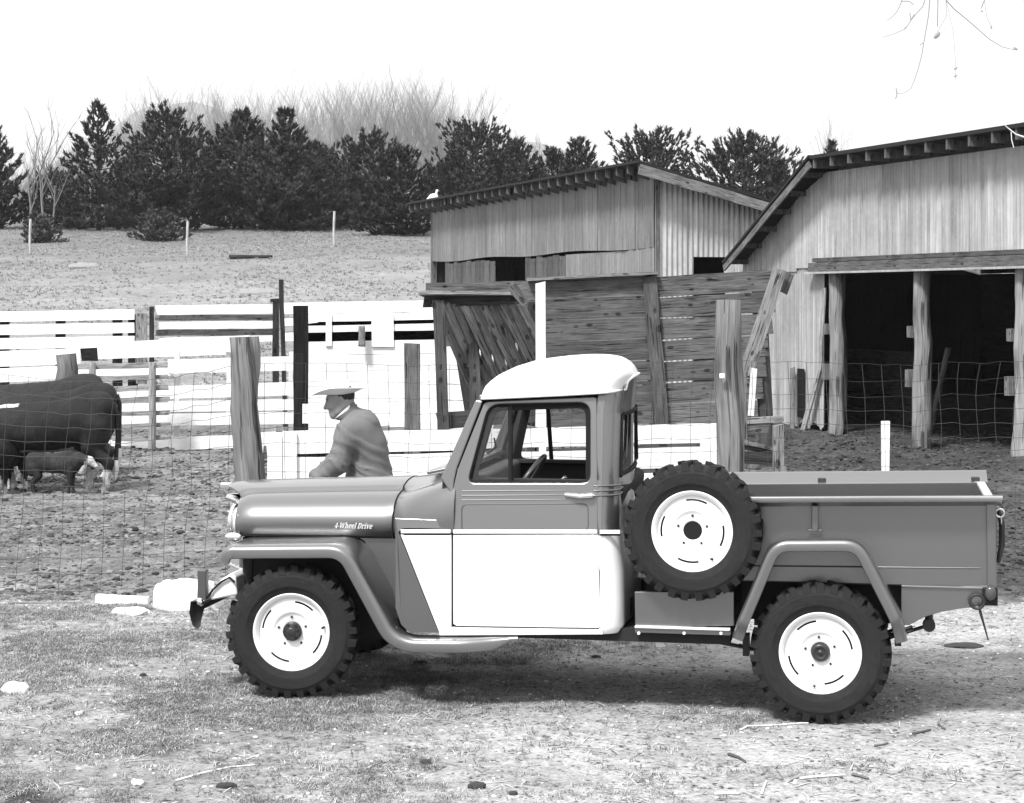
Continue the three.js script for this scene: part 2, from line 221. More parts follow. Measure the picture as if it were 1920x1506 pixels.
{ // grass litter, straw and clods: what nobody could count
  const blade = (n, seed, len, wid, lean) => { const r = rng(seed), p = [], uv = []; for (let k = 0; k < n; k++) { const a = r() * 6.283, l = len * (0.5 + r()), ln = lean * (0.4 + r()), bx = (r() - 0.5) * 0.05, bz = (r() - 0.5) * 0.05, ca = Math.cos(a), sa = Math.sin(a), w = wid * (0.6 + r()); const m = [bx + ca * l * ln * 0.4, l * 0.6, bz + sa * l * ln * 0.4], e = [bx + ca * l * ln, l * (1 - ln * 0.3), bz + sa * l * ln]; const A = [bx - sa * w, 0, bz + ca * w], B = [bx + sa * w, 0, bz - ca * w], C = [m[0] - sa * w * 0.7, m[1], m[2] + ca * w * 0.7], Dd = [m[0] + sa * w * 0.7, m[1], m[2] - ca * w * 0.7]; p.push(...A, ...B, ...Dd, ...A, ...Dd, ...C, ...C, ...Dd, ...e); } const g = new THREE.BufferGeometry(); g.setAttribute('position', new THREE.Float32BufferAttribute(p, 3)); g.computeVertexNormals(); return g; };
  const scatter = (name, label, cat, geo, mat, n, seed, pick) => {
    const im = new THREE.InstancedMesh(geo, mat, n), r = rng(seed), m = new THREE.Matrix4(), q = new THREE.Quaternion(), up = V(0, 1, 0), c = new THREE.Color(); let k = 0, tries = 0;
    while (k < n && tries++ < n * 30) { const s = pick(r); if (!s) continue; q.setFromAxisAngle(up, r() * 6.283); m.compose(V(s.x, gy(s.x, s.z) + (s.dy ?? 0), s.z), q, V(s.s, s.sy ?? s.s, s.s)); im.setMatrixAt(k, m); im.setColorAt(k, c.setRGB(s.c, s.c, s.c)); k++; }
    im.count = k; im.name = numbered(name); scene.add(im); tag(im, label, cat, null, 'stuff');
  };
  const mG = M(1, { roughness: 0.9 });
  const inView = (r, D0, D1, pad = 1.45) => { const D = Math.sqrt(D0 * D0 + (D1 * D1 - D0 * D0) * r()), x = (r() - 0.5) * 2 * D * 0.267 * pad; return [x, -D]; };
  scatter('dry_grass', 'short dry grass and straw trodden into the yard before the truck', 'grass', blade(9, 401, 0.019, 0.0013, 1.5), mG, 32000, 402, (r) => { const [x, z] = inView(r, 8.2, 15); const d = clamp(0.95 - smooth(-1.8, 2.2, x + (fbm(x * 0.9, z * 1.2, 403, 3) - 0.5) * 4)) * (0.08 + 1.0 * smooth(0.42, 0.66, fbm(x * 1.6, z * 2.0, 404, 3))) + 0.003; if (r() > d) return null; const t = fbm(x * 2, z * 2.4, 405, 3); return { x, z, s: 0.6 + r() * 0.9, sy: 0.45 + r() * 0.8, c: (0.1 + 0.5 * r() * r()) * (0.7 + 0.6 * t) }; });
  scatter('straw_litter', 'pale straw and bark chips scattered over the sandy drive', 'litter', blade(3, 411, 0.04, 0.0024, 2.4), mG, 1700, 412, (r) => { const [x, z] = inView(r, 8.2, 15); if (r() > 0.35 + 0.65 * smooth(0.45, 0.62, fbm(x * 0.8, z, 413, 3))) return null; return { x, z, s: 0.5 + r() * 1.1, sy: 0.14, c: r() < 0.4 ? 0.1 : 0.5, dy: 0.003 }; });
  const clod = (seed) => { const g = new THREE.IcosahedronGeometry(1, 1), p = g.attributes.position; for (let i = 0; i < p.count; i++) { const x = p.getX(i), y = p.getY(i), z = p.getZ(i), k = 0.7 + 0.6 * vn(x * 2 + 7, y * 2 + z * 1.7 + 9, seed); p.setXYZ(i, x * k, y * k * 0.55, z * k); } g.computeVertexNormals(); return g; };
  scatter('mud_clods', 'churned dark mud clods trampled all over the cattle yard', 'mud', clod(421), mG, 52000, 422, (r) => { const [x, z] = inView(r, 14.7, 33, 1.3); if (r() > 0.25 + 0.75 * smooth(0.4, 0.6, fbm(x * 1.1, z * 1.1, 423, 3))) return null; const dark = smooth(1.2, 4.2, x); return { x, z, s: 0.006 + 0.03 * r() ** 6 + 0.012 * r(), c: lerp(0.15, 0.06, dark) * (0.2 + 1.25 * r()) }; });
  scatter('gravel', 'small pebbles and crumbs of earth strewn on the drive', 'gravel', clod(431), mG, 9000, 432, (r) => { const [x, z] = inView(r, 8.2, 14.8); return { x, z, s: 0.003 + 0.011 * r() ** 3, c: r() < 0.6 ? 0.06 + 0.12 * r() : 0.45 + 0.3 * r() }; });
  scatter('meadow_grass', 'tussocks of pale winter grass over the rising meadow', 'grass', blade(12, 441, 0.055, 0.005, 1.6), mG, 35000, 442, (r) => { const [x, z] = inView(r, 38, 112, 1.5); const t = fbm(x * 0.25, z * 0.3, 443, 3); if (r() > smooth(0.35, 0.65, t) + 0.15) return null; return { x, z, s: 0.6 + r() * 1.1, c: (0.16 + 0.26 * r()) * (0.7 + 0.6 * t) }; });
}
// ---------------------------------------------------------------- trees
function pine(name, label, px, D, hgt, wid, o = {}) {
  const r = rng(o.seed), x = (px - CX) * D / F, base = V(x, gy(x, -D) - 0.05, -D), t = thing(name, label, o.cat ?? 'pine tree', base, o.group);
  part(t, 'trunk', tube([0, 0.3, 0.6, 0.85, 1].map((k) => V((hash(k * 10, o.seed) - 0.5) * 0.15 * k, hgt * k * 0.97, 0)), [0.13, 0.1, 0.07, 0.04, 0.012].map((q) => q * hgt / 6), 8), M(0.05, { roughness: 1 }));
  const pos = [], limbs = []; let dir = V(), side = V(), up = V();
  const tuft = (p, d, s) => {
    const n = o.needles ?? 17; dir.copy(d).normalize(); side.set(dir.y + 0.3, dir.z - 0.2, dir.x + 0.1).cross(dir).normalize(); up.copy(side).cross(dir);
    for (let k = 0; k < n; k++) {
      const a = r() * 6.283, sp = 0.25 + 0.65 * r(), l = s * (0.6 + 0.6 * r()), ca = Math.cos(a) * sp, sa = Math.sin(a) * sp, b = (r() - 0.4) * s * 0.9, w = 0.036 * (0.7 + r());
      const e = [p.x + dir.x * (b + l * 0.75) + (side.x * ca + up.x * sa) * l, p.y + dir.y * (b + l * 0.75) + (side.y * ca + up.y * sa) * l, p.z + dir.z * (b + l * 0.75) + (side.z * ca + up.z * sa) * l], cb = Math.cos(a + 1.57) * w, sb = Math.sin(a + 1.57) * w;
      const bx = p.x + dir.x * b, by = p.y + dir.y * b, bz = p.z + dir.z * b, ox = side.x * cb + up.x * sb, oy = side.y * cb + up.y * sb, oz = side.z * cb + up.z * sb;
      pos.push(bx - ox, by - oy, bz - oz, bx + ox, by + oy, bz + oz, ...e);
    }
  };
  const lean = o.lean ?? 0, nW = Math.round(hgt / ((o.gap ?? 0.36) * 0.84)), low = o.low ?? 0.04;
  for (let w = 0; w < nW; w++) {
    const k = low + (1 - low) * (w / nW) ** 0.8, y = hgt * k, prof = (k > 0.4 ? 1 - (k - 0.4) * 0.7 : 1) * (o.prof ?? ((q) => Math.min(1, 0.75 + q * 1.4) * (1 - q) ** 0.72 + 0.06))(k), nb = Math.max(4, Math.round((k > 0.7 ? 5 : k > 0.45 ? 6 : 9) * (o.dense ?? 1)));
    for (let b = 0; b < nb; b++) {
      const a = (b + r() * 0.9) / nb * 6.283 + w * 1.3, L = wid / 2 * prof * (0.55 + 0.6 * r()), rise = (o.rise ?? 0.35) + 0.9 * k * k, cx = Math.cos(a), cz = Math.sin(a), y0 = y + (r() - 0.5) * 0.2;
      const P = (s) => V(cx * L * s, y0 + L * (rise * s * s * 0.9 - (k < 0.4 ? 0.12 : 0) * s), cz * L * s);
      limbs.push(tube([P(0), P(0.5), P(1)], [0.035, 0.022, 0.008], 4, { cap: false }));
      const n = Math.max(2, Math.round(L / 0.135 * (o.fill ?? 1)));
      for (let i = 0; i < n; i++) {
        const s0 = k > 0.45 ? 0.5 : 0.25, s = s0 + (1 - s0) * (i + r()) / n, p = P(Math.min(1, s)), off = (1 - s * 0.45) * 0.42 * L; const q = V(p.x + (r() - 0.5) * off - cz * (r() - 0.5) * off, p.y + (r() - 0.35) * 0.28, p.z + (r() - 0.5) * off + cx * (r() - 0.5) * off);
        tuft(q, V(cx * (0.5 + r() * 0.6) + (r() - 0.5) * 0.6, 0.45 + 0.8 * k + 0.5 * r(), cz * (0.5 + r() * 0.6) + (r() - 0.5) * 0.6), (o.size ?? 0.26) * (0.8 + 0.5 * r()) * (1 - 0.3 * k));
      }
      tuft(P(1), V(cx * 0.7, 0.7 + 0.8 * k, cz * 0.7), (o.size ?? 0.26) * 1.2);
    }
  }
  for (let i = 0; i < 7; i++) tuft(V((r() - 0.5) * 0.1, hgt * (0.93 + 0.07 * i / 6), (r() - 0.5) * 0.1), V((r() - 0.5) * 0.7, 1, (r() - 0.5) * 0.7), 0.3);
  const g = new THREE.BufferGeometry(); g.setAttribute('position', new THREE.Float32BufferAttribute(pos, 3)); g.computeVertexNormals();
  if (lean) { const p = g.attributes.position; for (let i = 0; i < p.count; i++) p.setX(i, p.getX(i) + lean * p.getY(i)); }
  part(t, 'crown', g, o.mat ?? needleMat); part(t, 'limbs', limbs, M(0.05, { roughness: 1 }));
  return t;
}
const needleMat = M(0.048, { roughness: 0.75 }), needlePale = M(0.1, { roughness: 0.8 }), needleGrey = M(0.075, { roughness: 0.8 });
{
  const sz = (px, top, base, D) => { const x = (px - CX) * D / F; return H + (560 - top) * D / F - gy(x, -D); };
  const tree = (label, px, top, base, w, D, o) => pine('pine_tree', label, px, D, sz(px, top + (px > 820 ? 20 : 7), base, D), w * 1.02 * D / F, o);
  tree('dark pine cut by the left edge of the photo', -14, 232, 405, 150, 104, { seed: 501, rise: 0.5 });
  tree('tall open pine with tiered branches, second from the left, standing highest of all', 185, 188, 405, 205, 103, { seed: 502, gap: 0.5, dense: 0.82, rise: 0.28, fill: 1, prof: (q) => q < 0.35 ? 1 : (1 - (q - 0.35) / 0.72) * 0.9 });
  tree('broad shaggy pine with a forked ragged top, right of the tall tiered pine', 312, 216, 416, 220, 100, { seed: 503, rise: 0.45, mat: M(0.044, { roughness: 0.8 }), prof: (q) => q < 0.5 ? 1 : 1 - (q - 0.5) * 1.4 });
  tree('dense dark pine with a double tip in the middle of the row', 452, 207, 414, 210, 103, { seed: 504, dense: 1.1, prof: (q) => q < 0.45 ? 1 : (1 - (q - 0.45) / 0.62) });
  tree('slender-topped pine whose tip stands clear above the dark row', 535, 202, 416, 215, 101, { seed: 505, dense: 1.05, prof: (q) => q < 0.42 ? 1 : q < 0.6 ? 1 - (q - 0.42) * 2.2 : (1 - q) * 1.15 + 0.1 });
  tree('rounded pine closing the dark row on its right', 592, 262, 412, 170, 104, { seed: 506, dense: 1.1, prof: (q) => (1 - q * q) });
  tree('smaller pine with spiky shoots left of the shed', 694, 252, 410, 150, 108, { seed: 507, rise: 0.6, prof: (q) => q < 0.5 ? 1 : 1.1 - (q - 0.5) * 1.7 });
  tree('low wide pine with a flat shelf of foliage, just left of the shed', 752, 274, 424, 175, 96, { seed: 508, rise: 0.25, mat: M(0.03, { roughness: 0.75 }), prof: (q) => (1 - q * q * 0.85) });
  tree('pine half hidden at the left end of the shed roof', 842, 284, 412, 130, 108, { seed: 509, rise: 0.55 });
  tree('spreading pine with upswept shoots behind the left half of the shed roof', 893, 229, 405, 165, 106, { seed: 510, rise: 0.75, prof: (q) => q < 0.55 ? 1 : 1.15 - (q - 0.55) * 1.9 });
  tree('narrow pine second from the left behind the shed roof', 968, 246, 405, 150, 107, { seed: 511, rise: 0.6 });
  tree('pine third from the left behind the shed roof, beside a dip', 1036, 262, 405, 140, 108, { seed: 512, rise: 0.5 });
  tree('bushy pine with a side shoot, rightmost left of the shed ridge', 1086, 246, 405, 150, 107, { seed: 513, rise: 0.6 });
  tree('pine rising behind the peak of the shed roof', 1222, 247, 405, 165, 107, { seed: 514, rise: 0.7, prof: (q) => q < 0.6 ? 1 : 1.2 - (q - 0.6) * 2.3 });
  tree('wide dark pine filling the gap between shed and barn', 1392, 244, 405, 225, 100, { seed: 515, dense: 1.1, prof: (q) => q < 0.5 ? 1 : 1.05 - (q - 0.5) * 1.7 });
  tree('short pine filling in low beside the barn roof', 1462, 288, 405, 110, 98, { seed: 516 });
  tree('small pine tip showing above the left end of the barn roof', 1560, 248, 405, 60, 112, { seed: 517, rise: 0.8 });
  tree('tiny pine tip peeping over the middle of the barn roof', 1704, 249, 405, 50, 114, { seed: 518, rise: 0.8 });
  tree('low dark pine filling in behind the gap right of the tiered pine', 250, 300, 400, 150, 108, { seed: 519, prof: (q) => 1 - q * q });
  tree('low dark pine filling in behind the right end of the row', 640, 300, 405, 150, 109, { seed: 520, prof: (q) => 1 - q * q });
  tree('low dark pine filling in under the first two tall pines', 105, 322, 402, 150, 106, { seed: 521, prof: (q) => 1 - q * q * 0.8 });
  pine('low_shrub', 'low pale spreading conifer shrub at the foot of the first pines', 76, 92, 1.15, 2.5, { seed: 522, cat: 'shrub', mat: needlePale, low: 0.1, gap: 0.2, rise: 0.2, prof: (q) => 1 - q * 0.6, size: 0.16 });
  pine('low_shrub', 'loose grey-leaved shrub before the shaggy pine behind the far posts', 296, 93, 0.95, 3.4, { seed: 523, cat: 'shrub', mat: needleGrey, low: 0.1, gap: 0.2, rise: 0.3, prof: (q) => 1 - q * 0.6, size: 0.18 });
}
function bareTree(hgt, seed, o = {}) {             // a leafless tree; returns trunk and branch geometries about its foot
  const r = rng(seed), out = [[], []];
  const grow = (p, d, len, rad, lvl) => {
    const n = lvl ? 3 : 4, pts = [p.clone()]; let q = p.clone(), e = d.clone();
    for (let i = 0; i < n; i++) { e.add(V((r() - 0.5) * 0.35, 0.1, (r() - 0.5) * 0.35)).normalize(); q = q.clone().addScaledVector(e, len / n); pts.push(q); }
    out[lvl ? 1 : 0].push(tube(pts, pts.map((_, i) => rad * (1 - 0.6 * i / n)), lvl > 1 ? 3 : 5, { cap: false }));
    if (lvl >= (o.levels ?? 4)) return;
    const nb = (o.branch ?? [5, 4, 3, 3])[lvl] ?? 3;
    for (let b = 0; b < nb; b++) { const s = lvl ? 0.3 + 0.7 * (b + r()) / nb : (o.from ?? 0.3) + (0.98 - (o.from ?? 0.3)) * (b + r() * 0.6) / nb, k = Math.min(n - 1, Math.floor(s * n)), st = pts[k].clone().lerp(pts[k + 1], s * n - k), a = r() * 6.283, sp = o.spread ?? 0.75; grow(st, V(Math.cos(a) * sp, 0.9, Math.sin(a) * sp).addScaledVector(e, 0.5).normalize(), len * (0.5 + 0.25 * r()), rad * 0.5, lvl + 1); }
  };
  grow(V(0, 0, 0), V((r() - 0.5) * 0.15, 1, 0), hgt * 0.55, o.rad ?? hgt * 0.016, 0); return out;
}
{
  const mB = M(0.29, { roughness: 1 });
  const put = (label, px, top, D, seed, o = {}) => { const x = (px - CX) * D / F, y = gy(x, -D), h = H + (560 - top) * D / F - y, t = thing('bare_tree', label, 'bare tree', V(x, y - 0.1, -D), o.group), [a, b] = bareTree(h, seed, o); part(t, 'trunk', a, o.mat ?? mB); part(t, 'branches', b, o.mat ?? mB); };
  const thin = { levels: 3, branch: [4, 3, 3], spread: 0.8, rad: 0.07, from: 0.35 };
  put('slim bare tree leaning over the first pine at the far left', 55, 225, 98, 601, { ...thin, rad: 0.085, mat: M(0.2) });
  put('forked bare tree left of the tall tiered pine', 78, 198, 99, 602, { ...thin, rad: 0.085, mat: M(0.2) });
  put('short bare sapling close to the left side of the tiered pine', 97, 262, 97, 603, { ...thin, rad: 0.07, mat: M(0.18) });
  put('tall rounded bare tree standing highest of the grey woodland', 742, 172, 150, 604, { levels: 5, branch: [6, 4, 4, 3, 2], spread: 0.6, rad: 0.16 });
  put('bare tree with a rounded crown just right of the highest bare one', 790, 200, 150, 605, { levels: 5, branch: [6, 4, 3, 3, 2], spread: 0.6, rad: 0.15 });
  put('bare tree behind the left side of the wide pine by the barn', 1345, 228, 140, 606, { ...thin, rad: 0.08 });
  put('slender bare tree between the wide pine and the barn roof', 1486, 226, 140, 607, { ...thin, rad: 0.08 });
  put('leafless tree with a brushy top above the left end of the barn roof', 1553, 220, 140, 608, { levels: 4, branch: [5, 4, 3, 2], spread: 0.5, rad: 0.08, from: 0.5 });
  put('bare sapling right of the brushy tree over the barn roof', 1588, 240, 140, 609, { ...thin, rad: 0.07 });
  // the grey wood beyond the pines: one mass of leafless trees
  const r = rng(611), protos = [0, 1, 2].map((k) => { const [a, b] = bareTree(8.6, 620 + k, { levels: 4, branch: [6, 4, 3, 3], spread: 0.9, rad: 0.1, from: 0.22 }); return merge([...a, ...b]); });
  protos.forEach((g, k) => { const n = 120, im = new THREE.InstancedMesh(g, mB, n), m = new THREE.Matrix4(), q = new THREE.Quaternion(); let i = 0;
    while (i < n) { const px = -150 + r() * 1180; if (px < 540 && r() < 0.5) continue; const D = 150 + r() * 70, x = (px - CX) * D / F, hs = px < 120 ? 0.7 : px < 230 ? 0.85 : px < 440 ? 1.1 : px < 560 ? 1.1 : px < 860 ? 1.15 : 0.78; q.setFromAxisAngle(V(0, 1, 0), r() * 6.283); const s = hs * (0.8 + 0.35 * r()) * D / 150; m.compose(V(x, gy(x, -D) - 0.2, -D), q, V(s * 1.0, s * 1.2, s * 1.0)); im.setMatrixAt(i++, m); }
    im.name = ['woodland', 'woodland_thicket', 'woodland_edge'][k]; scene.add(im); tag(im, ['grey mass of leafless woodland behind the pine row', 'leafless thicket mixed into the grey woodland behind the pines', 'leafless young growth mixed into the grey woodland behind the pines'][k], 'woodland', null, 'stuff'); });
}
// ---------------------------------------------------------------- barn and shed: both walls run the same way, steeply away from the eye
const wd = V(1.72, 0, 5.3).normalize(), wn = V(-wd.z, 0, wd.x), UPV = V(0, 1, 0);   // along the walls (towards the eye) and out of them (to the left)
function frame(P0) {
  const f = (u, v, w = 0) => P0.clone().addScaledVector(wd, u).addScaledVector(UPV, v).addScaledVector(wn, w);
  f.hit = (px, py, w = 0) => { const d = V((px - CX) / F, -(py - YH) / F, -1), o = V(0, H, 0).sub(P0).addScaledVector(wn, -w), t = -o.dot(wn) / d.dot(wn), p = o.addScaledVector(d, t); return [p.dot(wd), p.y]; };
  return f;
}
function fbox(f, u0, u1, v0, v1, w0, w1) { const g = box(u0, u1, v0, v1, w0, w1), p = g.attributes.position, uv = g.attributes.uv; for (let i = 0; i < p.count; i++) { const a = p.getX(i), b = p.getY(i), c = p.getZ(i), q = f(a, b, c); p.setXYZ(i, q.x, q.y, q.z); uv.setXY(i, (u1 - u0 > v1 - v0 ? a + c : b + c) / 2, (u1 - u0 > v1 - v0 ? b + c : a + c) / 0.6); } g.computeVertexNormals(); return g; }
function quadSlab(f, c, t) {                       // a slab on four corners [u, v, w], t thick downwards
  const P = c.map((q) => f(...q)), B = c.map((q) => f(q[0], q[1] - t, q[2])), all = [...P, ...B], ix = [0, 1, 2, 0, 2, 3, 4, 6, 5, 4, 7, 6, 0, 4, 5, 0, 5, 1, 1, 5, 6, 1, 6, 2, 2, 6, 7, 2, 7, 3, 3, 7, 4, 3, 4, 0], pos = [], uv = [];
  for (const i of ix) { const p = all[i]; pos.push(p.x, p.y, p.z); uv.push(p.x / 2, p.z / 2); } const g = new THREE.BufferGeometry(); g.setAttribute('position', new THREE.Float32BufferAttribute(pos, 3)); g.setAttribute('uv', new THREE.Float32BufferAttribute(uv, 2)); g.computeVertexNormals(); return g;
}
function sheet(f, u0, u1, vb, vt, w, pitch, depth, o = {}) {   // corrugated iron standing up the wall
  const n = Math.max(2, Math.round((u1 - u0) / pitch * 6)), m = o.rows ?? 2, fb = typeof vb === 'function' ? vb : () => vb, ft = typeof vt === 'function' ? vt : () => vt, s = o.seed ?? 0;
  return grid(n, m, (i, j) => { const u = lerp(u0, u1, i / n), v = lerp(fb(u), ft(u), j / m), q = o.side ? f(0, v, 0).addScaledVector(wn, -u).addScaledVector(wd, w + depth / 2 * Math.sin(u / pitch * 6.283)) : f(u, v, w + depth / 2 * Math.sin(u / pitch * 6.283) + (o.warp ?? 0.012) * (hash(i >> 3, j, s) - 0.5)); return [q.x, q.y, q.z, u / 4 + s * 0.173, v / 4 + s * 0.31]; });
}
const mEdge = wood(0.1), mRoof = M(0.03, { map: tRock, roughness: 0.95 }), mTail = wood(0.2);
{ // BARN
  const P0 = at(1560, 818, 32.5); P0.y = 0; const B = frame(P0), t = thing('barn', 'weathered grey barn with an open dark front on log posts, at the right edge', 'barn', P0);
  const vTop = 4.48, roofline = (u) => u < -0.2 ? lerp(2.97, vTop, clamp((u + 4.4) / 4.2)) : vTop, uH = B.hit(1527, 510)[0], uL = B.hit(1545, 600)[0], tones = [0.4, 0.46, 0.42, 0.5, 0.44, 0.48];
  const U1 = 9.6; let k = 0;
  for (let u = -4.4; u < U1; u += 1.02, k++) { const a = u, b = Math.min(U1, u + 1.04); wpart(t, 'metal_sheet', sheet(B, a, b, b < uH + 0.3 ? 2.8 : 2.86, roofline, 0.004 * (k % 2), 0.085, 0.02, { seed: k + 1 }), metal(tones[k % 6])); }
  k = 0; for (const [a, b, v0] of [[-4.4, -3.3, 0], [-3.32, -2.2, 0], [-2.22, -1.3, 0], [-1.32, uL - 0.02, 0.06]]) wpart(t, 'metal_sheet', sheet(B, a, b, (u) => v0 + (k > 2 ? 0.12 * Math.abs(Math.sin(u * 7)) : 0), 2.88, -0.024 + 0.004 * (k++ % 2), 0.085, 0.014, { seed: 30 + k, warp: 0.02 }), metal([0.42, 0.38, 0.44, 0.4][k % 4]));
  // the head of the opening: two boards under a rail
  const hv = 2.78; wpart(t, 'header_board', fbox(B, uH, U1, hv + 0.01, hv + 0.16, 0.02, 0.12), wood(0.2)); wpart(t, 'header_board', fbox(B, uH + 0.1, U1, hv + 0.172, hv + 0.24, 0.02, 0.09), wood(0.14)); wpart(t, 'header_rail', fbox(B, uH - 0.1, U1, hv - 0.03, hv + 0.004, 0.03, 0.15), metal(0.5));
  // log posts
  for (const [px, py, r, s] of [[1562, 818, 0.135, 31], [1721, 846, 0.14, 32], [1911, 869, 0.135, 33]]) { const u = B.hit(px, py)[0]; wpart(t, 'log_post', log(B(u, -0.2, -0.08), B(u, hv - 0.02, -0.08), r * 1.08, r * 0.92, s, 20, 0.24), timber(s === 33 ? 0.42 : 0.33)); wpart(t, 'splice_block', fbox(B, u - 0.22, u - 0.1, 0.95, 1.22, -0.03, 0.1), wood(0.3)); wpart(t, 'splice_block', fbox(B, u - 0.2, u - 0.09, 1.72, 1.9, -0.03, 0.08), wood(0.26)); }
  // roof, eave tails and the lean-to with its barge board
  const eV = 4.74, uE = B.hit(1517, 292, 0.42)[0]; wpart(t, 'roof', quadSlab(B, [[uE, eV, 0.42], [U1 + 0.4, eV, 0.42], [U1 + 0.4, 3.9, -8], [uE, 3.9, -8]], 0.06), mRoof);
  for (let u = uE + 0.1; u < U1; u += 0.61) wpart(t, 'rafter', fbox(B, u, u + 0.05, eV - 0.22, eV - 0.065, -0.5, 0.4), mTail);
  wpart(t, 'eave_board', fbox(B, uE + 0.2, U1, vTop - 0.14, eV - 0.1, -0.06, -0.03), wood(0.09));
  const uO = B.hit(1356, 503, 0.42)[0], vO = B.hit(1356, 500, 0.42)[1] + 0.1; wpart(t, 'lean_to_roof', quadSlab(B, [[uO, vO, 0.44], [uE - 0.003, eV + 0.01, 0.44], [uE - 0.003, eV + 0.01, -8], [uO, vO, -8]], 0.05), mRoof);
  wpart(t, 'barge_board', plank(B(uO, vO - 0.12, 0.40), B(uE, eV - 0.14, 0.40), 0.13, 0.035, wn), wood(0.24));
  for (let i = 0; i < 6; i++) { const q = (i + 0.35) / 6, u = lerp(uO, uE, q), v = lerp(vO, eV, q) - 0.06; wpart(t, 'purlin', fbox(B, u - 0.03, u + 0.03, v - 0.1, v - 0.012, -0.4, 0.37), mTail); }
  // inside: boards coloured near black, putting the interior shade into their tone
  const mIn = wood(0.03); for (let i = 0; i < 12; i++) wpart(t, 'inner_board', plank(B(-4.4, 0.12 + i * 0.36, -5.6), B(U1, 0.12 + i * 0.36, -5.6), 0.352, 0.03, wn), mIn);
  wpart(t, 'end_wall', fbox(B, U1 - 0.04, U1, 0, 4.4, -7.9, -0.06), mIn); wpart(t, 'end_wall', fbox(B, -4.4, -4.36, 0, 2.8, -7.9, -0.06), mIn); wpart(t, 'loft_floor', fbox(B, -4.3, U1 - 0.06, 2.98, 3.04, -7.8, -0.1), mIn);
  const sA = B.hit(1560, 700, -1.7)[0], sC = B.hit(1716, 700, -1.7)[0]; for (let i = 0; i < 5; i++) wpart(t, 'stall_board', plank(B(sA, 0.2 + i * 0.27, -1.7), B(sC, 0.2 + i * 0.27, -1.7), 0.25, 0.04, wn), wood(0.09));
  wpart(t, 'stall_post', log(B(sC + 0.4, 0, -1.75), B(sC + 1.0, 1.5, -1.75), 0.05, 0.05, 37), wood(0.25));
  // broken boards leaning where the lower iron has torn away
  const lb = thing('leaning_board', 'split pale board leaning at the torn barn wall beside the open front', 'board', B(B.hit(1507, 822)[0], 0, 0.2)); const q0 = B.hit(1504, 822, 0.16), q1 = B.hit(1538, 690, 0.05), q2 = B.hit(1546, 540, 0.03);
  wpart(lb, 'board', [plank(B(q0[0], 0.0, 0.16), B(q1[0], q1[1], 0.05), 0.14, 0.03, wn), plank(B(q1[0], q1[1] - 0.05, 0.055), B(q2[0], q2[1], 0.035), 0.1, 0.025, wn)], wood(0.5));
  const gap = B.hit(1500, 780, 0.03); wpart(t, 'hole', fbox(B, gap[0] - 0.14, gap[0] + 0.12, 0.25, 1.1, 0.0, 0.012), black);  // thin black plate painted as the darkness of a torn opening
  const lb2 = thing('leaning_board', 'short grey board leaning on the barn wall, left of the split pale one', 'board', B(-1.3, 0, 0.2)), c0 = B.hit(1462, 800, 0.2), c1 = B.hit(1486, 690, 0.06); wpart(lb2, 'board', plank(B(c0[0] + 0.5, 0, 0.2), B(c1[0], c1[1], 0.06), 0.16, 0.025, wn), wood(0.3));
}
let shedFrame;
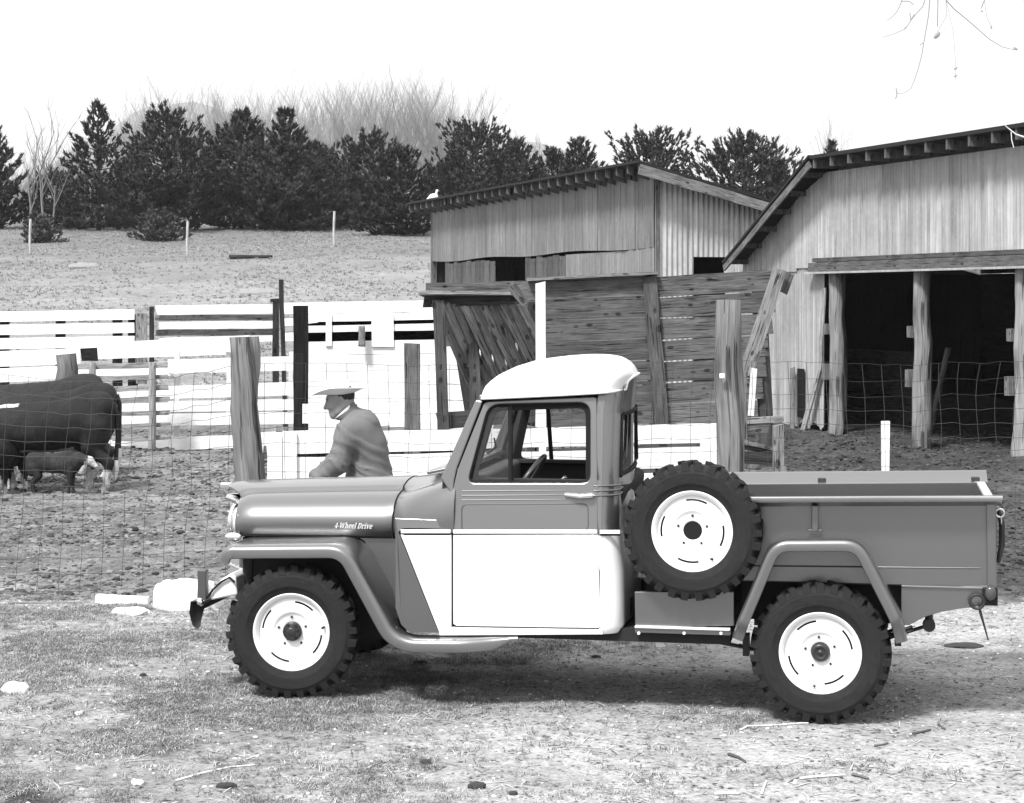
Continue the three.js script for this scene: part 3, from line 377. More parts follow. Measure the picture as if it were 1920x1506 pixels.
{ // SHED
  const P0 = at(1226, 500, 38); P0.y = 0; const S = shedFrame = frame(P0), base = gy(P0.x, P0.z) - 0.3, t = thing('shed', 'long grey shed with a lean roof on many rafter tails, behind the board wall', 'shed', V(P0.x, base, P0.z));
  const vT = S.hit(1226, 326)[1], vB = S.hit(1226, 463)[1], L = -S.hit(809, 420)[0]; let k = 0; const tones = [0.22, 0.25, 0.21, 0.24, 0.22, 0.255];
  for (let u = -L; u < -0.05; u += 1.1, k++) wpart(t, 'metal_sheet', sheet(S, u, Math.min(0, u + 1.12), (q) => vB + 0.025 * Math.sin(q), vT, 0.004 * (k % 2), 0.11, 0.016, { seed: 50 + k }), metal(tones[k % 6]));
  // below: boards, two openings, flat sheets
  const u1 = S.hit(833, 510)[0], u2 = S.hit(926, 500)[0], u3 = S.hit(983, 500)[0], u4 = S.hit(1058, 500)[0], u5 = S.hit(1175, 490)[0]; k = 0;
  const boards = (a, b) => { const n = Math.round((b - a) / 0.42); for (let i = 0; i < n; i++) wpart(t, 'wall_board', fbox(S, lerp(a, b, i / n) + 0.012, lerp(a, b, (i + 1) / n) - 0.012, base, vB - 0.03 - 0.06 * hash(i, 4, 4), -0.05 + 0.012 * (i % 2), -0.02 + 0.012 * (i % 2)), wood([0.16, 0.2, 0.18, 0.14][k++ % 4])); };
  boards(u1, u2); boards(u3, u4);
  wpart(t, 'metal_sheet', sheet(S, u4 + 0.02, u5, base, vB - 0.04, -0.03, 0.11, 0.012, { seed: 71 }), metal(0.27)); wpart(t, 'metal_sheet', sheet(S, u5 + 0.03, -0.004, base, vB + 0.03, -0.012, 0.11, 0.012, { seed: 72 }), metal(0.25));
  wpart(t, 'corner_post', fbox(S, -L - 0.02, -L + 0.1, base, vT, -0.12, 0.02), wood(0.25)); wpart(t, 'corner_post', fbox(S, -0.1, 0.02, base, vT, -0.13, -0.03), wood(0.25));
  // roof
  const eV = S.hit(1213, 297, 0.5)[1], sl = 0.255, W = 7.6, rv = (w) => eV - (0.5 - w) * sl; wpart(t, 'roof', quadSlab(S, [[-L - 0.9, eV, 0.5], [0.42, eV, 0.5], [0.42, rv(-W), -W], [-L - 0.9, rv(-W), -W]], 0.05), mRoof);
  for (let u = 0.3; u > -L - 0.9; u -= 0.6) wpart(t, 'rafter', (() => { const c = [[u, eV - 0.055, 0.46], [u + 0.05, eV - 0.055, 0.46], [u + 0.05, rv(-1.2) - 0.055, -1.2], [u, rv(-1.2) - 0.055, -1.2]]; return quadSlab(S, c, 0.17); })(), mTail);
  wpart(t, 'eave_board', fbox(S, -L, 0.0, vT - 0.04, eV - 0.2, -0.05, -0.02), wood(0.12));
  const bg = []; for (let i = 0; i < 4; i++) { const a = lerp(0.47, -W, i / 4), b = lerp(0.47, -W, (i + 1) / 4) + 0.004; wpart(t, 'barge_board', plank(S(0.4, rv(a) - 0.17, a), S(0.4, rv(b) - 0.17, b), 0.2, 0.04, wd), wood([0.32, 0.36, 0.42, 0.38][i])); }
  // the end wall to the right, corrugated upright, with a low dark opening
  const vO = S.hit(1285, 478)[1], roofAt = (q) => rv(-q) - 0.06; k = 0;
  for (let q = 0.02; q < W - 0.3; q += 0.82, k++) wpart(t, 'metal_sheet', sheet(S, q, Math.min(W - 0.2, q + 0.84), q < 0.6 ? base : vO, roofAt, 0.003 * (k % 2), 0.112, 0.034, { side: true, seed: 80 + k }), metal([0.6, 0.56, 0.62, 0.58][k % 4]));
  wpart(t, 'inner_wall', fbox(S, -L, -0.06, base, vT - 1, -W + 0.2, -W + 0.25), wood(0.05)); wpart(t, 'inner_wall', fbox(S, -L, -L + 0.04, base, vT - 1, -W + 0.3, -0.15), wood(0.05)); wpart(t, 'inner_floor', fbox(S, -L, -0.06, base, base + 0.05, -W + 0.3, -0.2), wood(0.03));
  // a white bird on the far corner of the roof
  const bp = S(S.hit(803, 360, 0.45)[0], 0, 0.3); bp.y = eV - 0.052; const bird = thing('white_bird', 'white bird perched on the far left corner of the shed roof', 'bird', bp);
  const f = (x, y, z) => { let d = ell(x, y, z, V(0, 0.14, 0), 0.17, 0.1, 0.09); d = smin(d, cap(x, y, z, V(0.08, 0.18, 0), V(0.12, 0.31, 0), 0.05, 0.035), 0.04); d = smin(d, ell(x, y, z, V(0.13, 0.33, 0), 0.05, 0.042, 0.04), 0.02); d = smin(d, cap(x, y, z, V(-0.12, 0.13, 0), V(-0.25, 0.06, 0), 0.05, 0.02), 0.04); return d; };
  part(bird, 'body', sdfMesh(f, V(0, 0.2, 0), 0.8, 56).scale(0.72, 0.85, 0.72), M(0.85)); for (const z of [-0.03, 0.03]) part(bird, 'leg', tube([V(0.02, 0.08, z), V(0.02, 0, z)], 0.008, 5), M(0.3)); part(bird, 'beak', tube([V(0.125, 0.28, 0), V(0.16, 0.275, 0)], [0.014, 0.003], 6), M(0.3));
}
// ---------------------------------------------------------------- board wall, hay rack, corral fences
{ // the tall dark board wall, nearly square to the eye and running uphill to the right
  const D = 21, A = at(800, 534, D + 0.25), C = at(1470, 504, D - 0.25), t = thing('board_wall', 'tall wall of dark weathered horizontal planks behind the truck cab', 'fence', V((A.x + C.x) / 2, 0, -D));
  const dir = C.clone().sub(A).normalize(), nrm = V(-dir.z, 0, dir.x).normalize().multiplyScalar(1), up = nrm.clone().cross(dir).normalize(); if (up.y < 0) up.negate(); if (nrm.z < 0) nrm.negate();
  const L = A.distanceTo(C), mid = L * (1222 - 800) / 670, tones = [0.2, 0.155, 0.175, 0.135, 0.165, 0.15, 0.19, 0.155, 0.175, 0.16, 0.18], s = 4 * 0; let k = 0;
  const P = (l, d, w = 0) => A.clone().addScaledVector(dir, l).addScaledVector(up, -d).addScaledVector(nrm, w);
  for (let r = 0; r < 11; r++) { const d = 0.12 + r * 0.233; const lo = r === 0 ? [0, mid - 0.02] : [L * (r < 3 ? 0.03 : 0.26), mid - 0.02]; wpart(t, 'plank', plank(P(lo[0], d - 0.01), P(lo[1], d - 0.01), 0.229 - 0.012 * hash(r, 1), 0.03, nrm, { jit: 0.007 }), wood(tones[k++ % 11])); const e = L * (r < 1 ? 1 : 0.985 - 0.012 * r); wpart(t, 'plank', plank(P(mid + 0.02, d + 0.015), P(e, d), 0.224 - 0.012 * hash(r, 2), 0.03, nrm, { jit: 0.007 }), wood(tones[(k * 3 + 1) % 11] * 1.12)); }
  wpart(t, 'cap_board', plank(P(L * 0.29, -0.01, 0.05), P(L * 0.655, -0.012, 0.05), 0.035, 0.16, nrm), wood(0.32));
  wpart(t, 'batten', plank(P(mid + 0.0, 0.02, 0.045), P(mid + 0.1, 2.5, 0.06), 0.15, 0.05, nrm), wood(0.15)); wpart(t, 'back_post', log(P(mid, 0, -0.1), P(mid, 2.95, -0.1), 0.08, 0.08, 41), wood(0.12)); wpart(t, 'back_post', log(P(L * 0.28, 0, -0.1), P(L * 0.28, 2.6, -0.1), 0.08, 0.08, 42), wood(0.12)); wpart(t, 'back_post', log(P(L * 0.93, 0, -0.1), P(L * 0.93, 3.0, -0.1), 0.08, 0.08, 43), wood(0.12));
  wpart(t, 'diagonal_brace', plank(at(1462, 506, D - 0.55), at(1398, 703, D - 0.9), 0.15, 0.045, V(0, 0, 1)), wood(0.3)); wpart(t, 'end_block', plank(at(1478, 512, D - 0.45), at(1466, 548, D - 0.45), 0.12, 0.06, V(0, 0, 1)), wood(0.16));
}
{ // hay rack before the wall
  const D = 19.3, t = thing('hay_rack', 'old wooden hay rack with sloping slats, left of the white pole', 'hay rack', V(at(890, 600, D).x, 0, -D)), n = V(0, 0, 1), m = [wood(0.4), wood(0.46), wood(0.34), wood(0.43)];
  wpart(t, 'top_rail', plank(at(796, 566, D + 0.1), at(972, 560, D - 0.1), 0.12, 0.09, n), wood(0.07)); wpart(t, 'top_board', plank(at(790, 551, D), at(960, 552, D - 0.1), 0.03, 0.26, V(0, 0.1, 1)), wood(0.42)); wpart(t, 'top_board', plank(at(797, 540, D + 0.5), at(965, 537, D + 0.4), 0.1, 0.03, n), wood(0.18));
  for (let i = 0; i < 10; i++) { const q = i / 9; wpart(t, 'slat', plank(at(lerp(817, 975, q), 570, D - 0.02 * (i % 2)), at(lerp(898, 1075, q) + 8 * (hash(i, 8) - 0.5), lerp(760, 770, q), D + 0.75), 0.075, 0.04, V(0.25, 0, 1)), m[i % 4]); }
  for (let i = 0; i < 7; i++) { const q = i / 6; wpart(t, 'back_slat', plank(at(lerp(850, 1000, q), 566, D + 0.7), at(lerp(880, 1012, q), 770, D + 0.95), 0.11, 0.03, n), wood(0.11)); }
  wpart(t, 'leg', plank(at(822, 562, D - 0.05), at(832, 840, D - 0.05), 0.115, 0.1, n), wood(0.13)); wpart(t, 'leg', plank(at(884, 570, D + 0.3), at(896, 860, D + 0.3), 0.12, 0.1, n), wood(0.15)); wpart(t, 'lower_rail', plank(at(820, 790, D), at(1010, 775, D + 0.1), 0.16, 0.06, n), wood(0.1)); wpart(t, 'leg', plank(at(1000, 570, D + 0.9), at(1000, 880, D + 0.9), 0.12, 0.1, n), wood(0.12));
  wpart(t, 'end_board', plank(at(958, 536, D - 0.14), at(986, 571, D - 0.14), 0.1, 0.04, n), wood(0.2));
  const p = thing('white_pole', 'slim square white pole standing before the board wall beside the hay rack', 'pole', at(1014, 950, 18.7).setY(0)); wpart(p, 'pole', plank(at(1013, 530, 18.7), V(p.position.x, -0.2, p.position.z), 0.1, 0.08, n), white(0.75));
}
const post = (label, px, topPy, D, w, v, o = {}) => { const b = at(px, YH, D), y = gy(b.x, -D), t = thing('fence_post', label, 'post', V(b.x, y, -D), o.group), tp = at(px + (o.lean ?? 0), topPy, D); wpart(t, 'post', o.square ? plank(tp, V(b.x, y - 0.2, -D), w, w * 0.8, V(0, 0, 1)) : log(V(b.x, y - 0.2, -D), tp, w / 2 * 1.05, w / 2 * 0.95, px, 14, 0.16), o.mat ?? (o.square ? wood(v) : timber(v * 1.2))); return t; };
post('stout brown post with a split side, behind the man and left of the hay rack', 773, 645, 19, 0.155, 0.22, { square: true });
post('thick dark stub of a post behind the backs of the cattle', 126, 664, 27.4, 0.31, 0.17);
post('black squared post in front of the white board pen, left of the man', 564, 573, 26.5, 0.19, 0.02, { square: true });
post('short white stake in the barnyard, just behind the truck box', 1660, 788, 16.4, 0.065, 0.7, { square: true, mat: white(0.8) });
post('short grey stub post by the broken gate right of the gnarled fence post', 1459, 797, 17.6, 0.1, 0.35, { square: true });
post('thin dark stake leaning left behind the far white corral fence', 536, 524, 33, 0.075, 0.05, { square: true, lean: -9 });

function rails(t, list, mats, o = {}) {            // [pxL, pyTopL, pyBotL, DL, pxR, pyTopR, pyBotR, DR]
  let k = 0; for (const [a, t0, b0, D0, c, t1, b1, D1] of list) { const p = at(a, (t0 + b0) / 2, D0), q = at(c, (t1 + b1) / 2, D1), w = ((b0 - t0) * D0 + (b1 - t1) * D1) / 2 / F; wpart(t, o.name ?? 'rail', plank(p, q, w, o.t ?? 0.025, V(0, 0, 1), { jit: o.jit ?? 0.004, seg: 6 }), mats[k++ % mats.length]); }
}
const W = [white(0.82), white(0.76), white(0.8), white(0.72)];
{ // far corral, three stretches
  const D = 35.5, t = thing('corral_fence', 'far white rail fence under the meadow, left stretch ending at a gate post', 'fence', V(at(120, 0, D).x, gy(-8, -D), -D));
  rails(t, [[-90, 586, 605, D + 1, 252, 580, 599, D], [-90, 611, 630, D + 1, 252, 605, 624, D], [-90, 636, 657, D + 1, 252, 630, 650, D], [-90, 662, 684, D + 1, 440, 642, 664, D - 1]], W);
  for (const px of [8, 113, 220, 249]) { const d = D + 1.17 - (px + 90) / 342; wpart(t, 'post', plank(at(px, 590, d), at(px, 735, d), 0.16, 0.14), wood(0.03)); }
  const t2 = thing('corral_fence', 'far white rail fence with two grey rails between two dark posts', 'fence', V(at(400, 0, D).x, gy(-5.5, -D), -D));
  rails(t2, [[291, 573, 590, D, 513, 570, 588, D], [291, 604, 617, D, 513, 602, 616, D], [291, 634, 645, D, 513, 629, 640, D]], W); rails(t2, [[291, 591, 602, D + 0.1, 513, 590, 600, D + 0.1], [291, 618, 630, D + 0.1, 513, 617, 629, D + 0.1]], [wood(0.36), wood(0.32)]);
  wpart(t2, 'post', plank(at(284, 576, D - 0.1), at(284, 720, D - 0.1), 0.075, 0.08), wood(0.05)); wpart(t2, 'gate_post', plank(at(265, 588, D), at(265, 720, D), 0.2, 0.05), wood(0.42)); wpart(t2, 'post', plank(at(517, 566, D - 0.1), at(517, 720, D - 0.1), 0.11, 0.1), wood(0.05)); wpart(t2, 'post_cap', plank(at(507, 563, D - 0.1), at(523, 563, D - 0.1), 0.06, 0.12), wood(0.05));
  const t3 = thing('corral_fence', 'far white rail fence running from the black post to the hay rack', 'fence', V(at(680, 0, D).x, gy(-2.5, -D), -D));
  rails(t3, [[524, 568, 589, D, 830, 563, 584, D - 0.5], [524, 597, 612, D, 830, 590, 604, D - 0.5], [524, 624, 640, D, 830, 620, 636, D - 0.5]], W); for (const px of [640, 760, 824]) wpart(t3, 'post', plank(at(px, 566, D + 0.12), at(px, 720, D + 0.12), 0.13, 0.12), wood(0.1));
}
{ // a white boarded pen with two dark slots; real depth behind them
  const D = 28, n = V(0, 0, 1), x0 = at(566, 0, D).x, x1 = at(870, 0, D).x, t = thing('white_pen', 'white boarded cattle pen with dark slots under its top board, behind the man', 'pen', V((x0 + x1) / 2, 0, -D));
  rails(t, [[560, 590, 603, D, 842, 584, 600, D], [560, 611, 624, D, 845, 606, 619, D]], W, { name: 'board' }); let y = 641; for (const h of [26, 31, 28, 30, 27, 32]) { rails(t, [[566, y, y + h - 0.6, D, 925, y - 6, y + h - 6.6, D]], [W[y % 4]], { name: 'board', t: 0.03, jit: 0.002 }); y += h; }
  for (const [a, b] of [[611, 622], [697, 738]]) wpart(t, 'upright', plank(at((a + b) / 2, 590, D - 0.03), at((a + b) / 2, 650, D - 0.03), (b - a) * D / F, 0.03), W[0]);
  wpart(t, 'stub', log(at(678, 650, D - 0.15), at(678, 611, D - 0.15), 0.05, 0.05, 61), wood(0.4));
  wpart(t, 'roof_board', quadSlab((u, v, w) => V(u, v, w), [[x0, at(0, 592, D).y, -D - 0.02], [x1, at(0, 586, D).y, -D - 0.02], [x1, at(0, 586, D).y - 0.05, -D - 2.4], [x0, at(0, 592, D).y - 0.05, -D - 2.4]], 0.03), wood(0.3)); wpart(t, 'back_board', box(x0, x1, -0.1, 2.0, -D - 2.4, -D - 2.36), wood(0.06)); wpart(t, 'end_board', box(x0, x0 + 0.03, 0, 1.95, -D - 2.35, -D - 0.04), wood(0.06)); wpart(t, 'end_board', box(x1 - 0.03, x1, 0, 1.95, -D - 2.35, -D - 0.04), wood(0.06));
  const D2 = 23.5, t2 = thing('white_fence', 'white board fence low behind the man and the hay rack, below the pen', 'fence', V(at(700, 0, D2).x, 0, -D2)); rails(t2, [[568, 757, 795, D2, 905, 755, 790, D2 - 0.3], [470, 812, 850, D2, 760, 800, 838, D2]], W);
  wpart(t2, 'post', plank(at(560, 664, D2 + 0.1), at(558, 830, D2 + 0.1), 0.09, 0.1), wood(0.03)); wpart(t2, 'post', plank(at(900, 750, D2 + 0.1), at(900, 840, D2 + 0.1), 0.1, 0.1), wood(0.12));
}
{ // the corral's near side, behind the cattle
  const D = 30, t = thing('white_fence', 'white rail fence closing the cattle yard, left of the gnarled post', 'fence', V(at(330, 0, D).x, 0, -D));
  rails(t, [[-80, 665, 690, D + 1, 150, 655, 682, D + 0.5], [150, 645, 668, D + 0.5, 470, 629, 652, D], [-80, 692, 722, D + 1, 320, 680, 702, D], [315, 674, 701, D, 552, 668, 694, D - 0.4], [-80, 725, 752, D + 1, 318, 727, 745, D], [315, 724, 748, D, 552, 716, 741, D - 0.4], [-80, 762, 785, D + 1, 318, 757, 775, D], [315, 753, 772, D, 552, 748, 769, D - 0.4], [100, 782, 803, D + 0.4, 318, 780, 797, D], [315, 776, 798, D, 552, 772, 795, D - 0.4], [150, 824, 845, D + 0.3, 318, 826, 843, D], [315, 820, 844, D, 552, 812, 837, D - 0.4]], W);
  for (const px of [332, 430, 547]) wpart(t, 'post', plank(at(px, 660, D + 0.2), at(px, 850, D + 0.2), 0.09, 0.08), white(0.7));
  const t2 = thing('yard_gate', 'weathered grey gate of seven slats with two round uprights beside the cattle', 'gate', V(at(240, 0, D - 0.6).x, 0, -D + 0.6)), d = D - 0.6, m = [M(0.5, { map: tWood, bumpMap: tWoodB, bumpScale: 0.004 }), M(0.44, { map: tWood })];
  rails(t2, [[146, 683, 693, d, 314, 679, 690, d], [160, 706, 714, d, 315, 702, 711, d], [180, 725, 736, d, 316, 722, 731, d], [190, 748, 757, d, 318, 743, 753, d], [200, 773, 781, d, 318, 769, 778, d], [205, 797, 804, d, 320, 792, 800, d], [210, 819, 828, d, 320, 815, 824, d]], m, { name: 'slat' }); for (const [px, r] of [[173, 0.05], [285, 0.055]]) wpart(t2, 'upright', log(at(px, 842, d - 0.08), at(px, 680, d - 0.08), r, r, px), M(0.55, { map: tWood, bumpMap: tWoodB, bumpScale: 0.006 }));
  const t3 = thing('dark_gap_fill', 'small dark square added for the dark gap in the far rails above the cattle', 'board', at(167, 677, D - 0.2)); wpart(t3, 'board', plank(at(152, 665, D - 0.2), at(183, 664, D - 0.2), 0.2, 0.03), wood(0.03));  // dark sheet added where the rails leave a dark gap
}
{ // the low white fence right behind the truck
  const D = 17, t = thing('white_fence', 'low white plank fence right behind the truck cab, ending at the tall fence post', 'fence', V(at(900, 0, D).x, 0, -D));
  rails(t, [[500, 812, 852, D, 905, 805, 843, D], [905, 804, 843, D, 1348, 795, 828, D], [525, 858, 900, D, 905, 848, 890, D], [905, 849, 890, D, 1348, 838, 874, D], [525, 905, 945, D, 1348, 884, 924, D]], W, { t: 0.03 });
  wpart(t, 'end_board', plank(at(516, 815, D - 0.04), at(516, 960, D - 0.04), 0.13, 0.03), W[0]); wpart(t, 'end_board', plank(at(544, 810, D - 0.04), at(544, 960, D - 0.04), 0.12, 0.03), W[1]); wpart(t, 'plank_end', plank(at(1330, 796, D - 0.03), at(1330, 960, D - 0.03), 0.16, 0.03), W[2]); wpart(t, 'grey_strip', plank(at(1200, 834, D + 0.03), at(1312, 832, D + 0.03), 0.045, 0.02), wood(0.3));
  for (const px of [530, 720, 1000, 1180, 1325]) wpart(t, 'post', plank(at(px, 800, D + 0.07), V(at(px, 0, D).x, -0.2, -D - 0.07), 0.1, 0.09), wood(0.3));
  const b = thing('grey_board', 'small grey square board nailed left of the low white fence, by the gnarled post', 'board', at(507, 861, D - 0.1)); wpart(b, 'board', plank(at(495, 848, D), at(520, 848, D), 0.12, 0.025), wood(0.17));
}
{ // broken gate pieces right of the tall fence post
  const D = 18, t = thing('broken_gate', 'broken plank gate lying low between the tall fence post and the barn', 'gate', at(1430, 880, D).setY(0)); wpart(t, 'rail', plank(at(1392, 790, D), at(1470, 785, D), 0.05, 0.06), wood(0.4)); wpart(t, 'rail', plank(at(1395, 828, D - 0.2), at(1462, 846, D - 0.1), 0.03, 0.03), wood(0.4)); wpart(t, 'plank', plank(at(1394, 858, D - 0.15), at(1470, 862, D - 0.1), 0.12, 0.03), wood(0.08)); wpart(t, 'plank', plank(at(1394, 838, D - 0.15), at(1456, 850, D - 0.1), 0.05, 0.03), wood(0.12)); wpart(t, 'plank', plank(at(1390, 805, D), at(1440, 803, D), 0.09, 0.03), wood(0.22)); wpart(t, 'foot', plank(at(1392, 886, D - 0.1), at(1475, 880, D - 0.1), 0.06, 0.05), wood(0.4)); wpart(t, 'upright', plank(at(1394, 700, D), V(at(1394, 0, D).x, -0.1, -D), 0.06, 0.06), wood(0.3));
  const w = thing('white_plank', 'narrow upright white plank hanging right of the tall fence post', 'plank', at(1411, 775, 18.6)); wpart(w, 'plank', plank(at(1413, 690, 18.6), at(1409, 778, 18.6), 0.055, 0.03), white(0.7));
}
{ // woven wire fence on round posts, right across behind the truck
  const nodes = [[-140, 14.4], [460, 15.0], [1370, 15.5], [2040, 16.0]].map(([px, D]) => at(px, YH, D)), t = thing('wire_fence', 'woven wire stock fence on two gnarled timber posts, running across behind the truck', 'fence', V(nodes[1].x, 0, nodes[1].z)), mW = M(0.075, { roughness: 0.7 });
  const along = (s) => { const k = Math.min(2, Math.floor(s)), q = nodes[k].clone().lerp(nodes[k + 1], s - k); return q; }, N = 60, hs = [0.1, 0.24, 0.37, 0.5, 0.62, 0.74, 0.86, 0.97, 1.09, 1.2, 1.32, 1.44, 1.56, 1.69, 1.83];
  const P = (s, h, i) => { const q = along(s), k = Math.floor(s), f = s - k, sag = -0.09 * (k === 0 ? 1.6 : 0.4) * Math.sin(Math.PI * f) * h / 1.8; q.y = gy(q.x, q.z) * 0.3 + h + sag + 0.022 * (vn(s * 26, h * 3.1, 701) - 0.5); q.z += 0.06 * (vn(s * 7, h * 2, 702) - 0.5); q.x += 0.05 * (vn(s * 5 + h * 2.3, h, 703) - 0.5) * h + (k === 0 ? 0.1 * h * (1 - 0.7 * f) : 0); return q; };
  for (const h of hs) { const pts = []; for (let i = 0; i <= N * 3; i++) pts.push(P(Math.min(2.9999, i / N), h)); wpart(t, 'wire', tube(pts, 0.0019, 4, { cap: false }), mW); }
  for (let k = 0; k < 3; k++) { const n = Math.round(nodes[k].distanceTo(nodes[k + 1]) / 0.163); for (let i = 0; i < n; i++) { const pts = hs.map((h) => P(Math.min(2.9999, k + i / n), h)); wpart(t, 'stay_wire', tube(pts, 0.0019, 4, { cap: false }), mW); } }
  // the two posts: bent, split and knotted
  const bent = (px, pts, rad, s) => pts.map((q) => at(q[0], q[1], px < 900 ? 14.93 : 15.43));
  const a = bent(460, [[470, 1150], [470, 1000], [472, 900], [466, 830], [460, 760], [457, 690], [455, 632]]), ra = [0.125, 0.115, 0.115, 0.12, 0.108, 0.112, 0.106];
  wpart(t, 'post', tube(a.flatMap((p, i) => i < a.length - 1 ? [p, p.clone().lerp(a[i + 1], 0.5)] : [p]), ra.flatMap((r, i) => i < ra.length - 1 ? [r, (r + ra[i + 1]) / 2 * (0.94 + 0.1 * hash(i, 3))] : [r]), 20, { rough: 0.3, seed: 5, vrep: 1 }), timber(0.25));
  const b = bent(1370, [[1374, 1170], [1374, 1000], [1372, 900], [1370, 780], [1367, 680], [1366, 562]]), rb = [0.118, 0.112, 0.11, 0.107, 0.104, 0.1];
  wpart(t, 'post', tube(b.flatMap((p, i) => i < b.length - 1 ? [p, p.clone().lerp(b[i + 1], 0.5)] : [p]), rb.flatMap((r, i) => i < rb.length - 1 ? [r, (r + rb[i + 1]) / 2 * (0.95 + 0.1 * hash(i, 4))] : [r]), 20, { rough: 0.2, seed: 8, vrep: 1 }), timber(0.29));
  wpart(t, 'insulator', [rbox(...(() => { const p = at(1354, 705, 15.28); return [p.x - 0.02, p.x + 0.02, p.y - 0.02, p.y + 0.02, p.z - 0.02, p.z + 0.02]; })(), 0.008)], M(0.8));
  wpart(t, 'bottom_board', plank(at(-60, 1134, 14.55), at(180, 1131, 14.6), 0.03, 0.03), wood(0.55));
}
{ // far posts at the edge of the meadow
  for (const [px, tp, bp, lab] of [[57, 408, 476, 'whitish round fence post on the meadow, farthest left'], [352, 408, 474, 'crooked whitish fence post on the meadow below the shaggy pine'], [627, 389, 456, 'whitish fence post on the meadow before the pines, nearest the shed']]) { const D = px > 600 ? 86 : 82, b = at(px, bp, D), y = gy(b.x, b.z), t = thing('meadow_post', lab, 'post', V(b.x, y, b.z)), h = (bp - tp) * D / F; wpart(t, 'post', tube([V(b.x, y - 0.1, b.z), V(b.x - 0.03, y + h * 0.35, b.z), V(b.x - 0.02, y + h * 0.65, b.z), V(b.x, y + h, b.z)], 0.055, 8), timber(0.75)); }
  const D = 80, b = at(470, 461, D), y = gy(b.x, b.z), t = thing('fallen_log', 'dark log lying on the meadow between the far posts', 'log', V(b.x, y, b.z)); wpart(t, 'log', log(V(b.x - 0.9, y + 0.08, b.z), V(b.x + 0.9, y + 0.1, b.z), 0.11, 0.07, 71), wood(0.06));
  for (const [px, py, D2, w, lab] of [[158, 491, 74, 1.3, 'pale mound of bare earth on the meadow at the left'], [485, 524, 62, 1.5, 'low pale mound on the meadow behind the far fence']]) { const q = at(px, py, D2), yy = gy(q.x, q.z), tt = thing('earth_mound', lab, 'mound', V(q.x, yy, q.z)); const g = new THREE.SphereGeometry(1, 20, 10, 0, 6.283, 0, 1.57), p = g.attributes.position; for (let i = 0; i < p.count; i++) p.setXYZ(i, p.getX(i) * w * 0.5, p.getY(i) * 0.2 * (0.7 + 0.6 * vn(p.getX(i) * 3 + 9, p.getZ(i) * 3 + 9, 5)) - 0.05, p.getZ(i) * w * 0.5); g.computeVertexNormals(); part(tt, 'earth', g, M(0.36, { map: tDirt })); }
}
// ---------------------------------------------------------------- the pickup: x to the rear, y up, z to the near side; rear wheel on the origin
const TH = Math.atan(680 / F), cT = Math.cos(TH), sT = Math.sin(TH), TO = V(1.8336, 0, -11.2817);
const truck = thing('pickup_truck', 'two-tone grey and white four-wheel-drive pickup with a white roof and a side-mounted spare wheel', 'pickup truck', TO); truck.rotation.y = -TH;
function T(px, py, z) { const dx = (px - CX) / F, dy = -(py - YH) / F, ox = -TO.x, oz = -TO.z; const o = ox * -sT + oz * cT, d = dx * -sT - cT, k = (z - o) / d; return [(ox + dx * k) * cT + (oz - k) * sT, H + dy * k]; }   // the truck's own x, y for what the photograph shows in the plane z
const zc = (y) => 0.78 - 0.15 * clamp((y - 1.0) / 0.78, 0, 1.05);      // the cab's side leans in above the belt
const TS = (px, py) => { let q = T(px, py, 0.75); for (let i = 0; i < 4; i++) q = T(px, py, zc(q[1])); return q; };
const P = (pts) => pts.map((p) => TS(p[0], p[1]));
function onSide(g, out = 0, far = false) { const p = g.attributes.position; for (let i = 0; i < p.count; i++) { const z = zc(p.getY(i)) + p.getZ(i) + out; p.setZ(i, far ? -z : z); } if (far && g.index) { } g.computeVertexNormals(); return g; }
const side = (pts, depth, out = 0, holes = [], bevel = 0.004) => onSide(extr(pts, depth, bevel, holes), out);
const mirror = (g) => { const h = g.clone(); h.scale(1, 1, -1); const ix = h.index; if (ix) { for (let i = 0; i < ix.count; i += 3) { const a = ix.getX(i); ix.setX(i, ix.getX(i + 1)); ix.setX(i + 1, a); } } else for (const k of Object.keys(h.attributes)) { const a = h.attributes[k], n = a.itemSize; for (let i = 0; i < a.count; i += 3) for (let c = 0; c < n; c++) { const t = a.array[i * n + c]; a.array[i * n + c] = a.array[(i + 1) * n + c]; a.array[(i + 1) * n + c] = t; } } h.computeVertexNormals(); return h; };
const paint = MP(0.165, { roughness: 0.36, metalness: 0.8, clearcoat: 1, clearcoatRoughness: 0.14 }), paintMatte = MP(0.13, { roughness: 0.5, metalness: 0.5 }), paintW = MP(0.8, { roughness: 0.4, clearcoat: 0.5, clearcoatRoughness: 0.15 }), chrome = M(0.75, { roughness: 0.12, metalness: 1 }), bumperM = M(0.045, { roughness: 0.4 });
const inner = M(0.025, { roughness: 0.95 }), rubber = M(0.03, { map: tRubber, bumpMap: tRubber, bumpScale: 0.0015, roughness: 0.82 }), rimM = MP(0.8, { roughness: 0.35, clearcoat: 0.5 }), seal = M(0.015, { roughness: 0.95 });
const glass = MP(1, { transmission: 1, thickness: 0, roughness: 0.02, ior: 1.45 });
const tp = (n, g, m, l) => part(truck, n, g, m, l), sp = (p, n, g, m, l) => part(p, n, g, m, l);

